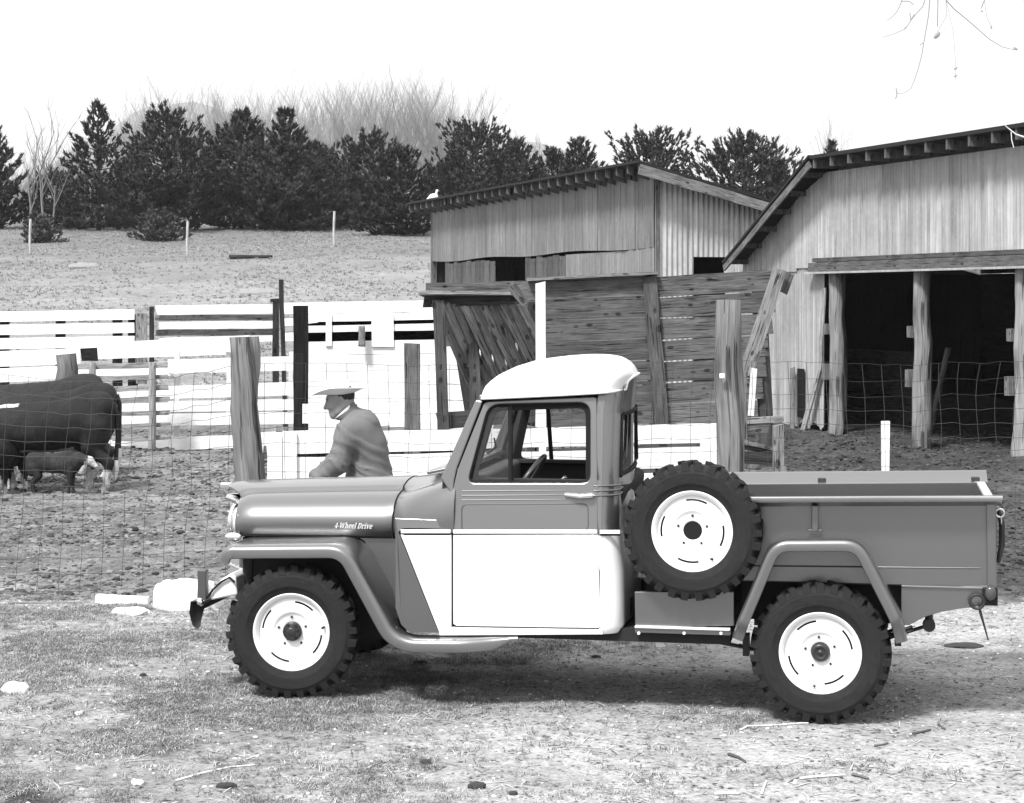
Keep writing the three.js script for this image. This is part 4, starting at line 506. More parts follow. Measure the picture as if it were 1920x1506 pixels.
// --- hood: a raised middle between two barrel sides
const hoodR = [[0.49, 0.925], [0.522, 0.965], [0.53, 1.01], [0.52, 1.055], [0.492, 1.1], [0.448, 1.138], [0.39, 1.165], [0.33, 1.178], [0.285, 1.182], [0.268, 1.186], [0.255, 1.204], [0.235, 1.212], [0.16, 1.23], [0.08, 1.239], [0, 1.242]];
const hoodF = [[0.47, 0.915], [0.498, 0.95], [0.505, 0.99], [0.496, 1.03], [0.47, 1.072], [0.43, 1.108], [0.38, 1.132], [0.325, 1.143], [0.285, 1.146], [0.27, 1.148], [0.258, 1.166], [0.235, 1.173], [0.16, 1.184], [0.08, 1.189], [0, 1.191]];
const hoodX0 = (z) => -3.475 + 0.02 * smooth(0.3, 0.5, z) - 0.2 * clamp(1 - z / 0.29) ** 0.85, hoodX1 = -2.482;
function prof(A, B, t) { return A.map((a, i) => [lerp(a[0], B[i][0], t), lerp(a[1], B[i][1], t)]); }
{
  const n = 18, m = hoodR.length - 1, g = grid(m * 2, n + 2, (i, j) => {
    const k = i <= m ? i : 2 * m - i, sg = i <= m ? 1 : -1, jj = Math.max(0, j - 2), t = jj / n, tt = t + 0.05 * Math.sin(t * Math.PI), p = prof(hoodF, hoodR, tt)[k], z = p[0]; let x = lerp(hoodX0(z), hoodX1, t), y = p[1], zz = z;
    const e = smooth(0, 0.07, t) * 1; zz *= 1 - 0.035 * (1 - e) * (z > 0.27 ? 1 : 0.5); y -= 0.02 * (1 - e) * (y - 0.9) / 0.3;
    if (j === 0) { y -= 0.035; x += 0.03; } if (j === 1) { y -= 0.016; x += 0.002; zz *= 0.99; }
    return [x, y, zz * sg, x, i / m];
  });
  const hood = tp('hood', g, paint);
  // dark tube painted as the shaded shut gap along the bottom edge, nose trim, script on the side
  for (const s of [1, -1]) sp(hood, 'hood_gap_line', tube([V(-3.45, 0.915, 0.475 * s), V(-3, 0.922, 0.482 * s), V(-2.49, 0.926, 0.49 * s)], 0.0075, 6), seal);
  sp(hood, 'nose_trim', rbox(-3.71, -3.64, 1.145, 1.185, -0.045, 0.045, 0.015), chrome);
  const font = await new FontLoader().loadAsync('fonts/droid/droid_serif_bold.typeface.json'), tg = new TextGeometry('4-Wheel Drive', { font, size: 0.031, depth: 0.005, curveSegments: 3 }); tg.computeBoundingBox(); const tw = tg.boundingBox.max.x, [ex0, ey0] = T(627, 990, 0.53), [ex1] = T(697, 991, 0.53), p = tg.attributes.position;
  for (let i = 0; i < p.count; i++) { const x = p.getX(i) / tw * (ex1 - ex0), y = p.getY(i); p.setXYZ(i, ex0 + x + y * 0.3, ey0 + y, 0.53 + p.getZ(i) - Math.max(0, y - 0.02) * 0.3); } sp(hood, 'script_badge', tg, M(0.85, { roughness: 0.25, metalness: 0.4 }));
  // the nose under the hood's lip: a V of dark grille bars with two lamps
  const gr = tp('grille', grid(12, 1, (i, j) => { const z = lerp(-0.45, 0.45, i / 12), x = hoodX0(Math.abs(z)) + 0.06; return [x, j ? 1.1 - 0.05 * (Math.abs(z) / 0.45) : 0.56, z]; }), inner);
  for (let i = 0; i < 10; i++) { const z = (i - 4.5) * 0.06, x = hoodX0(Math.abs(z)) + 0.035; sp(gr, 'grille_bar', rbox(x - 0.02, x + 0.02, 0.62, 1.06, z - 0.009, z + 0.009, 0.006), chrome); }
  for (let i = 0; i < 5; i++) { const y = 0.68 + i * 0.08; for (const s of [1, -1]) sp(gr, 'grille_bar', tube([V(hoodX0(0) + 0.01, y, 0), V(hoodX0(0.3) + 0.02, y, 0.31 * s)], 0.008, 6), chrome); }
  sp(gr, 'upper_trim', [tube([V(-3.66, 1.09, 0), V(-3.54, 1.085, 0.16), V(-3.47, 1.075, 0.3)], 0.022, 8), tube([V(-3.66, 1.09, 0), V(-3.54, 1.085, -0.16), V(-3.47, 1.075, -0.3)], 0.022, 8)], chrome);
  for (const s of [1, -1]) { const l = new THREE.CylinderGeometry(0.095, 0.085, 0.05, 28); l.rotateZ(Math.PI / 2); l.translate(-3.475, 0.985, 0.395 * s); sp(gr, 'headlight', l, M(0.7, { roughness: 0.1 })); const r = new THREE.TorusGeometry(0.098, 0.013, 8, 32); r.rotateY(Math.PI / 2); r.translate(-3.485, 0.985, 0.395 * s); sp(gr, 'headlight_ring', r, chrome); }
}
// --- front body under the hood: fenders, running boards, wheel wells
function sweep(path, cross, close = true) {        // cross-section [z, d] carried along a path in x, y; d is measured along the path's outward normal
  const n = path.length; return grid(cross(0, path[0]).length - 1, n - 1, (i, j) => {
    const a = path[Math.max(0, j - 1)], b = path[Math.min(n - 1, j + 1)], dx = b[0] - a[0], dy = b[1] - a[1], l = Math.hypot(dx, dy), c = cross(j / (n - 1), path[j])[i]; return [path[j][0] - dy / l * c[1], path[j][1] + dx / l * c[1], c[0]];
  });
}
const pathAt = (px, z) => px.map((p) => T(p[0], p[1], z)), dense = (path, step = 0.035) => { const out = []; for (let i = 0; i < path.length - 1; i++) { const a = path[i], b = path[i + 1], n = Math.max(1, Math.round(Math.hypot(b[0] - a[0], b[1] - a[1]) / step)); for (let k = 0; k < n; k++) out.push([lerp(a[0], b[0], k / n), lerp(a[1], b[1], k / n)]); } out.push(path[path.length - 1]); return out; };
const openRound = (pts, r) => { const q = roundPts(pts, pts.map((_, i) => (i === 0 || i === pts.length - 1 ? 0 : Array.isArray(r) ? r[i] : r)), 7); return q; };
{
  const fp = dense(openRound(pathAt([[412, 1049], [417, 1034], [430, 1025], [650, 1023], [738, 1186], [768, 1200], [880, 1201], [968, 1196]], 0.83), [0, 0.03, 0.05, 0.11, 0.12, 0.1, 0.1, 0]));
  const inZ = (x, y) => x < -2.5 && y > 0.8 ? 0.46 : x < -2.44 ? 0.47 : 0.72;
  const f = sweep(fp, (t, q) => { const e = smooth(1, 0.86, t), e2 = lerp(0.25, 1, smooth(1, 0.94, t)), z0 = lerp(0.46, 0.74, smooth(-2.52, -2.38, q[0])), w = lerp(0.765, 0.83, e); return [[z0, 0.012], [lerp(z0, w, 0.5), 0.012], [w - 0.05, 0.011], [w - 0.01, 0.008], [w + 0.012, 0.002], [w + 0.024, -0.009], [w + 0.029, -0.024], [w + 0.032, -0.062], [w + 0.028, -0.068], [w + 0.018, -0.068], [w + 0.014, -0.03], [w - 0.03, -0.02]].map((c) => [c[0], c[1] < 0 ? c[1] * e2 : c[1]]); });
  for (const [g, s] of [[f, 1], [mirror(f), -1]]) {
    const fd = tp('front_fender', g, paint);
    sp(fd, 'wheel_well', [box(-3.36, -2.46, 0.32, 0.9, 0.43 * s - 0.012, 0.43 * s + 0.012), box(-2.47, -2.45, 0.3, 0.93, Math.min(0.3 * s, 0.45 * s), Math.max(0.3 * s, 0.45 * s))], inner);
    const ap = extr([[-2.72, 0.932], [-2.395, 0.932], [-2.395, 0.4], [-2.43, 0.46], [-2.6, 0.78], [-2.66, 0.9]], 0.012, 0); ap.translate(0, 0, 0.474); sp(fd, 'apron', s > 0 ? ap : mirror(ap), paint);
    sp(fd, 'marker_lamp', (() => { const q = new THREE.SphereGeometry(0.035, 16, 10); q.scale(1.5, 0.8, 1); q.translate(-3.4, 0.93, 0.68 * s); return q; })(), chrome);
  }
  tp('light_leak_block', [box(-3.38, -2.46, 0.4, 0.92, -0.42, 0.42), box(-3.42, -3.36, 0.5, 0.9, -0.45, 0.45)], inner);  // solid dark blocks added under the hood to stop light leaking through
}
// --- cowl, flowing from the hood's section out to the cab
{
  const st = [[-2.474, 0], [-2.44, 0.2], [-2.39, 0.5], [-2.32, 0.74], [-2.22, 0.89], [-2.12, 0.97], [-2.055, 1.0]], A = hoodR;
  const B = [[0.784, 1.0], [0.784, 1.06], [0.78, 1.12], [0.768, 1.175], [0.75, 1.225], [0.725, 1.262], [0.685, 1.287], [0.62, 1.303], [0.55, 1.312], [0.48, 1.318], [0.4, 1.324], [0.3, 1.329], [0.2, 1.333], [0.1, 1.335], [0, 1.336]];
  const m = A.length - 1, g = grid(m * 2, st.length - 1, (i, j) => { const k = i <= m ? i : 2 * m - i, sg = i <= m ? 1 : -1, [x, t] = st[j], zt = lerp(A[k][0], B[k][0], t), yt = lerp(A[k][1] - 0.002, B[k][1], Math.pow((x + 2.474) / 0.419, 1.35) * (A[k][0] < 0.3 ? 1 : 1)); return [x, yt, zt * sg]; });
  const cowl = tp('cowl', g, paint);
  sp(cowl, 'cowl_vent', (() => { const q = new RoundedBoxGeometry(0.13, 0.02, 0.5, 2, 0.008); q.rotateZ(0.2); q.translate(-2.27, 1.3, 0.02); return q; })(), paint);
  sp(cowl, 'hood_seam', (() => { const pts = A.map((a) => V(-2.478, a[1] - 0.004, a[0] - 0.002)); return tube(pts, 0.006, 5); })(), seal);
  for (const s of [1, -1]) sp(cowl, 'wiper', tube([V(-2.1, 1.345, 0.3 * s), V(-2.03, 1.4, 0.33 * s), V(-2.0, 1.47, 0.12 * s)], 0.006, 5), seal);
  // flat lower side, grey before the slanting edge of the white
  const yj = TS(790, 975)[1], yb = TS(790, 1187)[1], gpts = [TS(741, 972), TS(846, 976), TS(846, 991), TS(755, 991), TS(747, 998), TS(822, 1187), TS(768, 1187), TS(752, 1172), TS(741, 1140)], wpts = [TS(751, 1003), TS(846, 1003), TS(846, 1188), TS(824, 1188)];
  for (const s of [1, -1]) { const a = side(gpts, 0.03, -0.002, [], 0.002), b = side(wpts, 0.03, 0.001); const q = sp(cowl, 'cowl_side', s > 0 ? a : mirror(a), paint); part(truck, 'cowl_white_panel', s > 0 ? b : mirror(b), paintW); }
  tp('cowl_inner', [box(-2.4, -2.06, 0.5, 1.06, -0.745, 0.745)], inner);
  tp('firewall', box(-2.14, -2.1, 0.5, 1.3, -0.7, 0.7), inner);
}
// --- belt trim: a bright bead over a thin dark groove
const beltY = (px) => 0;
for (const s of [1, -1]) {
  const mk = (a, b, y0, y1, o, d) => { const q = [TS(a, y0), TS(b, y0), TS(b, y1), TS(a, y1)], g = side(q, d, o, [], 0.003); return s > 0 ? g : mirror(g); };
  const tr = tp('belt_trim', [mk(752, 845, 993, 1000, 0.008, 0.012), mk(850, 1120, 993.5, 1000.5, 0.008, 0.012), mk(1125, 1163, 994, 1001, 0.008, 0.012)], paintW); sp(tr, 'trim_groove', [mk(757, 845, 1000, 1004, 0.002, 0.01), mk(850, 1120, 1000.5, 1004.5, 0.002, 0.01), mk(1125, 1163, 1001, 1005, 0.002, 0.01)], seal);
}
// --- doors
const winPx = [[917, 762], [1092, 756], [1107, 772], [1107, 893], [1092, 906], [884, 906], [878, 893]];
const win = roundPts(P([[916, 758], [1107, 754], [1107, 906], [876, 906]]), [0.07, 0.07, 0.05, 0.05]);
for (const s of [1, -1]) {
  const fl = (g) => (s > 0 ? g : mirror(g)), lower = P([[850, 1003.5], [1121, 1003], [1126, 1175], [1122, 1178], [856, 1174], [850, 1170]]), upper = [TS(850, 1003), TS(849, 918), TS(858, 880), TS(909, 752.5), TS(1119, 743.5), TS(1121, 1002.5)];
  const door = tp('door', fl(side(lower, 0.035, 0.004)), paintW, s > 0 ? 'near door, its lower half white and its upper half grey' : undefined);
  sp(door, 'upper_panel', fl(side(roundPts(upper, [0, 0.05, 0.04, 0.03, 0.02, 0]), 0.035, 0.004, [win.slice().reverse()], 0.006)), paint);
  // the window's black rubber, deep reveal and bars
  const wi = win.map((p) => V(p[0], p[1], zc(p[1]) - 0.012)); wi.push(wi[0].clone()); const wi2 = win.map((p) => V(p[0], p[1], zc(p[1]) - 0.03)); wi2.push(wi2[0].clone());
  sp(door, 'window_seal', fl(merge([tube(wi, 0.011, 6, { cap: false }), tube(wi2, 0.014, 6, { cap: false })])), seal);
  const wIn = roundPts(P([[926, 771], [1097, 766], [1097, 908], [891, 897]]), [0.06, 0.05, 0.02, 0.04]); sp(door, 'window_reveal', fl(side(win, 0.02, -0.024, [wIn.slice().reverse()], 0)), seal);
  const b0 = TS(956, 757), b1 = TS(956, 906); sp(door, 'vent_bar', fl(tube([V(b0[0], b0[1], zc(b0[1]) - 0.018), V(b1[0], b1[1], zc(b1[1]) - 0.018)], 0.014, 8)), seal);
  const gp = P([[912, 764], [952, 764], [952, 901], [884, 901]]), gq = new THREE.BufferGeometry(); gq.setAttribute('position', new THREE.Float32BufferAttribute([0, 1, 2, 0, 2, 3].flatMap((i) => [gp[i][0], gp[i][1], zc(gp[i][1]) - 0.02]), 3)); gq.computeVertexNormals(); sp(door, 'vent_glass', fl(gq), glass);
  const ins = [box(-2.0, -1.27, 0.52, 1.28, 0.69, 0.7), box(-2.02, -1.27, 1.28, 1.3, 0.62, 0.69)]; sp(door, 'door_card', ins.map(fl), M(0.035));
  // pressed lines
  sp(door, 'rib', [0, 1, 2].map((k) => { const a = TS(866, 921 + k * 8.5), b = TS(1062 - 0, 919.5 + k * 8.5); return fl(tube([V(a[0], a[1], zc(a[1]) + 0.001), V(b[0], b[1], zc(b[1]) + 0.001)], 0.006, 6)); }), paintMatte);
  const ep = roundPts(P([[866, 946], [1103, 945], [1103, 996], [866, 997]]), 0.035).map((p) => V(p[0], p[1], zc(p[1]) + 0.001)); ep.push(ep[0].clone()); sp(door, 'pressed_panel', fl(tube(ep, 0.005, 6, { cap: false })), paintMatte);
  const h0 = TS(1060, 929), h1 = TS(1116, 928); sp(door, 'door_handle', fl(merge([tube([V(h0[0], h0[1] + 0.004, zc(h0[1]) + 0.012), V((h0[0] + h1[0]) / 2, h0[1] + 0.001, zc(h0[1]) + 0.04), V(h1[0] - 0.02, h1[1], zc(h1[1]) + 0.036), V(h1[0], h1[1] - 0.004, zc(h1[1]) + 0.008)], [0.011, 0.015, 0.016, 0.011], 10)])), chrome);
  // the shut lines are real gaps; what shows in them is the dark jamb
  const J = [TS(846, 1180), TS(846, 915), TS(855, 878), TS(906, 750), TS(1123, 741), TS(1129, 1183)].map((p) => V(p[0], p[1], zc(p[1]) - 0.032)); J.push(J[0].clone()); tp('door_jamb', fl(tube(J, 0.016, 6, { cap: false })), seal);
}
// --- windscreen posts, header, glass
for (const s of [1, -1]) {
  const a = P([[826, 897], [838, 915], [849, 932], [851, 905], [856, 880], [905, 752], [892, 750]]), g = side(roundPts(a, 0.01), 0.05, 0.001, [], 0.008); tp('windscreen_post', s > 0 ? g : mirror(g), paint);
}
tp('windscreen_header', [rbox(-1.95, -1.9, 1.72, 1.775, -0.6, 0.6, 0.015), rbox(-2.1, -2.04, 1.325, 1.36, -0.7, 0.7, 0.012), tube([V(-2.06, 1.34, 0), V(-1.95, 1.74, 0)], 0.012, 6)], paint);
for (const s of [1, -1]) tp('windscreen', grid(1, 1, (i, j) => [j ? -1.955 : -2.065, j ? 1.735 : 1.35, s * (i ? (j ? 0.6 : 0.69) : 0.014)]), glass);
// --- back of the cab: one bent sheet round from door to door, white below the belt
{
  const plan = (y, zs) => { const z0 = zc(y), k = z0 / 0.78, xr = lerp(-1.065, -1.098, clamp((y - 0.9) / 0.15)), pts = [[-1.212 + (y > 1.02 ? -0.004 * (y - 1) / 0.7 : 0), z0]]; const r = 0.13; for (let i = 0; i <= 8; i++) { const a = i / 8 * Math.PI / 2; pts.push([xr - 0.03 - r + r * Math.sin(a), z0 - r * 0.9 + r * 0.9 * Math.cos(a)]); } for (const q of [0.52, 0.46, 0.3, 0.15, 0]) pts.push([xr - 0.12 * (q * q), q * k]); for (const q of pts.slice(1)) q[0] -= 0.0; return pts; }, skew = (z) => -0.055 * clamp((0.55 - z) / 1.1);
  const n = plan(1, 0).length - 1, mk = (ys, skip) => grid(n * 2, ys.length - 1, (i, j) => { const q = plan(ys[j])[i <= n ? i : 2 * n - i]; const zz = i <= n ? q[1] : -q[1]; return [q[0] + skew(zz) * (i === 2 * n ? 0 : 1) + (ys[j] > 1.75 ? 0.012 : 0), ys[j] + (ys[j] > 1.75 ? 0.075 * clamp(1 - (q[1] / 0.6) ** 2) : 0), i <= n ? q[1] : -q[1]]; }, { skip });
  const ysL = [0.447, 0.46, 0.49, 0.6, 0.8, 1.0], ysU = [1.0, 1.03, 1.2, 1.3, 1.32, 1.5, 1.66, 1.69, 1.79];
  const gl = mk(ysL); { const p = gl.attributes.position; for (let i = 0; i < p.count; i++) { const y = p.getY(i); if (y < 0.48) { const k = (0.48 - y) * 0.7; p.setX(i, p.getX(i) - k); p.setZ(i, p.getZ(i) * (1 - k * 0.6)); } } gl.computeVertexNormals(); }
  const lo = tp('cab_back', gl, paintW); const isW = (i, j) => { const k = i < n ? i : 2 * n - 1 - i; return j >= 4 && j <= 5 && k >= n - 5; };
  sp(lo, 'cab_back_upper', mk(ysU, isW), paint);
  const fr = []; for (let i = n - 5; i <= n + 5; i++) { const q = plan(1.32)[i <= n ? i : 2 * n - i]; fr.push(V(q[0] + 0.004 + skew(i <= n ? q[1] : -q[1]), 1.32, i <= n ? q[1] : -q[1])); } for (let i = n + 5; i >= n - 5; i--) { const q = plan(1.66)[i <= n ? i : 2 * n - i]; fr.push(V(q[0] + 0.004 + skew(i <= n ? q[1] : -q[1]), 1.66, i <= n ? q[1] : -q[1])); } fr.push(fr[0].clone()); sp(lo, 'rear_window_seal', tube(fr, 0.01, 6, { cap: false }), seal);
  sp(lo, 'rear_window', grid(10, 1, (i, j) => { const k = n - 5 + i, q = plan(j ? 1.655 : 1.325)[k <= n ? k : 2 * n - k]; return [q[0] - 0.004 + skew(k <= n ? q[1] : -q[1]), j ? 1.655 : 1.325, k <= n ? q[1] : -q[1]]; }), glass);
  for (let k = 0; k < 3; k++) { const y = TS(1160, 912 + k * 9)[1], pl = plan(y), pts = []; for (let i = 1; i < n - 3; i++) pts.push(V(pl[i][0] + 0.002 * (i > 4), y, pl[i][1] + 0.003)); sp(lo, 'corner_rib', tube(pts, 0.0065, 6), paintMatte); }
  const sill = []; for (const s of [1, -1]) { const g = side([TS(846, 1176.5), TS(1123, 1180.5), TS(1130, 1179), TS(1130, 1190), TS(824, 1192), TS(824, 1188)], 0.03, 0.002); sill.push(s > 0 ? g : mirror(g)); } tp('sill', sill, paintW);
  tp('cab_floor', [box(-2.1, -1.2, 0.44, 0.5, -0.74, 0.74)], inner);
}
// --- roof: a white crowned shell with a rolled drip edge
{
  const topPx = [[889, 744], [893, 729], [905, 712], [925, 696], [950, 684], [985, 674], [1030, 668], [1080, 665], [1120, 665.5], [1150, 669], [1170, 677], [1183, 688], [1190, 702]], crown = topPx.map((p) => T(p[0], p[1], 0.05)), n = 26, m = 28;
  const cx0 = -1.985, cx1 = -1.068, at2 = (x) => { for (let i = 0; i < crown.length - 1; i++) if (x <= crown[i + 1][0]) return lerp(crown[i][1], crown[i + 1][1], clamp((x - crown[i][0]) / (crown[i + 1][0] - crown[i][0]))); return crown[crown.length - 1][1]; };
  const rimY = (t) => lerp(T(890, 747, 0.66)[1], T(1178, 733, 0.62)[1], t), half = (t) => 0.672 * Math.pow(1 - Math.pow(Math.abs(2 * t - 1), 16), 0.14) * (1 - 0.03 * t);
  const xAt = (t, q) => lerp(cx0, cx1, t) - 0.03 * (1 - t) * q * q * 0 + (t > 0.9 ? -0.03 * q * q * (t - 0.9) * 10 : 0) + (t < 0.1 ? 0.05 * q * q * (0.1 - t) * 10 : 0);
  const surf = (t, a) => { const q = Math.cos(a), h = Math.sin(a), x = xAt(t, q), r = rimY(t), c = Math.max(at2(lerp(crown[0][0], crown[crown.length - 1][0], t)), r + 0.004), arch = r; const zz = half(t) * Math.sign(q) * Math.pow(Math.abs(q), 0.72), xk = x - smooth(0.5, 1, t) * (0.07 * clamp((0.5 - zz) / 1.1) + 0.05 * (zz / 0.6) ** 2); return [xk, arch + (c - arch) * Math.pow(h, 0.62), half(t) * Math.sign(q) * Math.pow(Math.abs(q), 0.72)]; };
  const tt = (j) => { const t = j / n; return 0.5 - 0.5 * Math.cos(t * Math.PI); };
  const roof = tp('cab_roof', grid(m, n, (i, j) => surf(clamp(tt(j), 0.0005, 0.9995), Math.PI * i / m)), paintW);
  const rim = []; for (let j = 0; j <= n; j++) { const q = surf(clamp(tt(j), 0.0005, 0.9995), 0); rim.push(V(q[0], q[1] - 0.004, q[2] + 0.006)); } for (let i = 1; i < m; i++) { const q = surf(0.9995, Math.PI * i / m); rim.push(V(q[0] + 0.004, q[1], q[2])); } for (let j = n; j >= 0; j--) { const q = surf(clamp(tt(j), 0.0005, 0.9995), Math.PI); rim.push(V(q[0], q[1] - 0.004, q[2] - 0.006)); } rim.push(rim[0].clone());
  sp(roof, 'drip_edge', tube(rim, 0.008, 8, { cap: false }), paintW);
  sp(roof, 'headliner', box(-1.93, -1.14, 1.775, 1.785, -0.6, 0.6), M(0.12));
}
// --- inside the cab
{
  const seat = tp('seat', [rbox(-1.78, -1.2, 0.66, 0.84, -0.6, 0.6, 0.05)], M(0.025)); const bk = new RoundedBoxGeometry(0.14, 0.5, 1.08, 3, 0.05); bk.rotateZ(-0.16); bk.translate(-1.22, 1.03, 0); sp(seat, 'backrest', bk, M(0.025));
  tp('dashboard', [rbox(-2.08, -1.93, 1.06, 1.3, -0.68, 0.68, 0.03)], M(0.07));
  const wheel = new THREE.TorusGeometry(0.2, 0.014, 8, 36); wheel.rotateY(Math.PI / 2); wheel.rotateZ(-0.6); wheel.translate(-1.72, 1.24, 0.36); const st = tp('steering_wheel', wheel, M(0.05, { roughness: 0.3 })); sp(st, 'spoke', [tube([V(-1.72, 1.24, 0.17), V(-1.74, 1.225, 0.36), V(-1.72, 1.24, 0.55)], 0.01, 6), tube([V(-1.73, 1.235, 0.36), V(-2.0, 1.05, 0.36)], 0.022, 8)], M(0.05, { roughness: 0.4 }));
  tp('gear_lever', tube([V(-1.62, 0.5, -0.02), V(-1.6, 1.2, 0.05), V(-1.52, 1.26, 0.1)], [0.01, 0.009, 0.014], 6), chrome);
}
// --- load box
const zB = 0.655;
{
  const TB = (px, py) => T(px, py, zB), x0 = -1.005, xe = T(1862, 1000, zB)[0], yT = (x) => lerp(T(1425, 948, zB)[1], T(1862, 946, zB)[1], (x + 0.34) / 1.28), yB = TB(1700, 1097)[1];
  const outl = [[x0, yB], [xe, yB], [xe, yT(xe)], [x0, yT(x0)]], g = extr(outl, 0.03, 0.003); g.translate(0, 0, zB);
  const rail = sweep([[x0, yT(x0)], [-0.3, yT(-0.3)], [0.3, yT(0.3)], [xe + 0.045, yT(xe + 0.045)]], () => [[zB - 0.03, 0], [zB - 0.005, 0.002], [0.755, 0.056], [0.772, 0.062], [0.782, 0.056], [0.784, 0.03], [0.776, 0.028], [0.772, 0.05], [zB + 0.004, -0.006]]);
  for (const s of [1, -1]) {
    const fl = (q) => (s > 0 ? q : mirror(q)), bs = tp('box_side', fl(g), paint); sp(bs, 'box_rail', fl(rail), paint);
    const cr0 = TB(1450, 1065), cr1 = TB(1838, 1065); sp(bs, 'crease', fl(tube([V(-0.95, cr0[1], zB + 0.001), V(cr1[0], cr1[1], zB + 0.001)], 0.005, 6)), paint);
    const sk = extr([TB(1690, 1101), TB(1857, 1098), TB(1857, 1134), TB(1800, 1141), TB(1765, 1147), TB(1735, 1156), TB(1705, 1172), TB(1690, 1172)], 0.03, 0.003); sk.translate(0, 0, zB + 0.012); sp(bs, 'rear_skirt', fl(sk), paint); const e0 = TB(1690, 1099), e1 = TB(1855, 1096); sp(bs, 'skirt_edge', fl(rbox(e0[0], e1[0], e0[1] - 0.006, e0[1] + 0.008, zB - 0.01, zB + 0.024, 0.005)), paint);
    const pp = [TB(1849, 944), TB(1868, 944), TB(1868, 1104), TB(1851, 1104)]; const pg = extr(pp, 0.05, 0.006); pg.translate(0, 0, zB + 0.022); sp(bs, 'rear_post', fl(pg), paint);
    const q0 = TB(1522, 946), q1 = TB(1535, 995); sp(bs, 'stake_pocket', [fl(rbox(q0[0], q1[0], q1[1], q0[1], zB, zB + 0.045, 0.008)), fl(rbox(q0[0] - 0.02, q1[0] + 0.02, q1[1] - 0.004, q1[1] + 0.01, zB, zB + 0.03, 0.004))], paint);
  }
  const xs = T(1528, 890, -0.7)[0]; tp('stake_bracket', [-0.03, 0.9].map((x) => rbox(x - 0.025, x + 0.025, yT(x) + 0.005, yT(x) + 0.028, -0.735, -0.66, 0.004)), M(0.05));
  tp('box_floor', box(x0, xe, yB - 0.01, yB + 0.02, -zB + 0.04, zB - 0.04), M(0.1)); tp('box_front', rbox(x0 - 0.012, x0 + 0.02, yB, yT(x0) + 0.02, -zB, zB, 0.006), paint);
  const tg = tp('tailgate', rbox(xe - 0.015, xe + 0.02, yB + 0.005, yT(xe) - 0.015, -zB + 0.01, zB - 0.012, 0.006), paint); sp(tg, 'tailgate_edge', rbox(xe - 0.02, xe + 0.03, yT(xe) - 0.022, yT(xe) + 0.004, -zB + 0.02, zB - 0.02, 0.008), M(0.5, { roughness: 0.3 }));
  // hook, chain and lamps at the tail
  const hk = T(1875, 962, 0.62); sp(tg, 'latch_hook', [(() => { const q = new THREE.TorusGeometry(0.022, 0.006, 6, 16); q.translate(hk[0], hk[1], 0.62); return q; })(), tube([V(hk[0] + 0.005, hk[1] - 0.02, 0.62), V(hk[0] + 0.015, hk[1] - 0.12, 0.6), V(hk[0] + 0.03, hk[1] - 0.18, 0.58)], 0.005, 5)], chrome); sp(tg, 'tailgate_handle', tube([V(xe + 0.03, 1.17, 0.6), V(xe + 0.05, 1.1, 0.6), V(xe + 0.052, 0.98, 0.6), V(xe + 0.03, 0.88, 0.6)], [0.012, 0.016, 0.018, 0.012], 8), darkMetal);
  const bx = T(1842, 1102, 0.68), by = T(1871, 1136, 0.68), bp = tp('tail_bracket', rbox(bx[0], by[0], by[1], bx[1], 0.6, 0.69, 0.006), M(0.02)); const tl = T(1857, 1112, 0.69); sp(bp, 'tail_lamp', (() => { const q = new THREE.SphereGeometry(0.03, 16, 12); q.scale(1, 1.3, 0.7); q.translate(tl[0], tl[1], 0.71); return q; })(), MP(0.06, { roughness: 0.15 }));
  const hr = T(1832, 1128, 0.69); sp(bp, 'hitch_ring', (() => { const q = new THREE.TorusGeometry(0.038, 0.008, 6, 20); q.translate(hr[0], hr[1], 0.7); return q; })(), darkMetal); const n0 = T(1836, 1140, 0.69), n1 = T(1853, 1200, 0.69); sp(bp, 'hanging_pin', tube([V(n0[0], n0[1] + 0.02, 0.7), V(n0[0] + 0.006, n0[1] - 0.02, 0.7), V(n1[0], n1[1], 0.7)], [0.006, 0.009, 0.004], 6), darkMetal);
  tp('rear_crossmember', [box(0.86, 0.93, 0.66, 0.74, -0.62, 0.62), box(0.5, 0.9, 0.64, 0.74, -0.45, -0.35), box(0.5, 0.9, 0.64, 0.74, 0.35, 0.45)], inner);
}
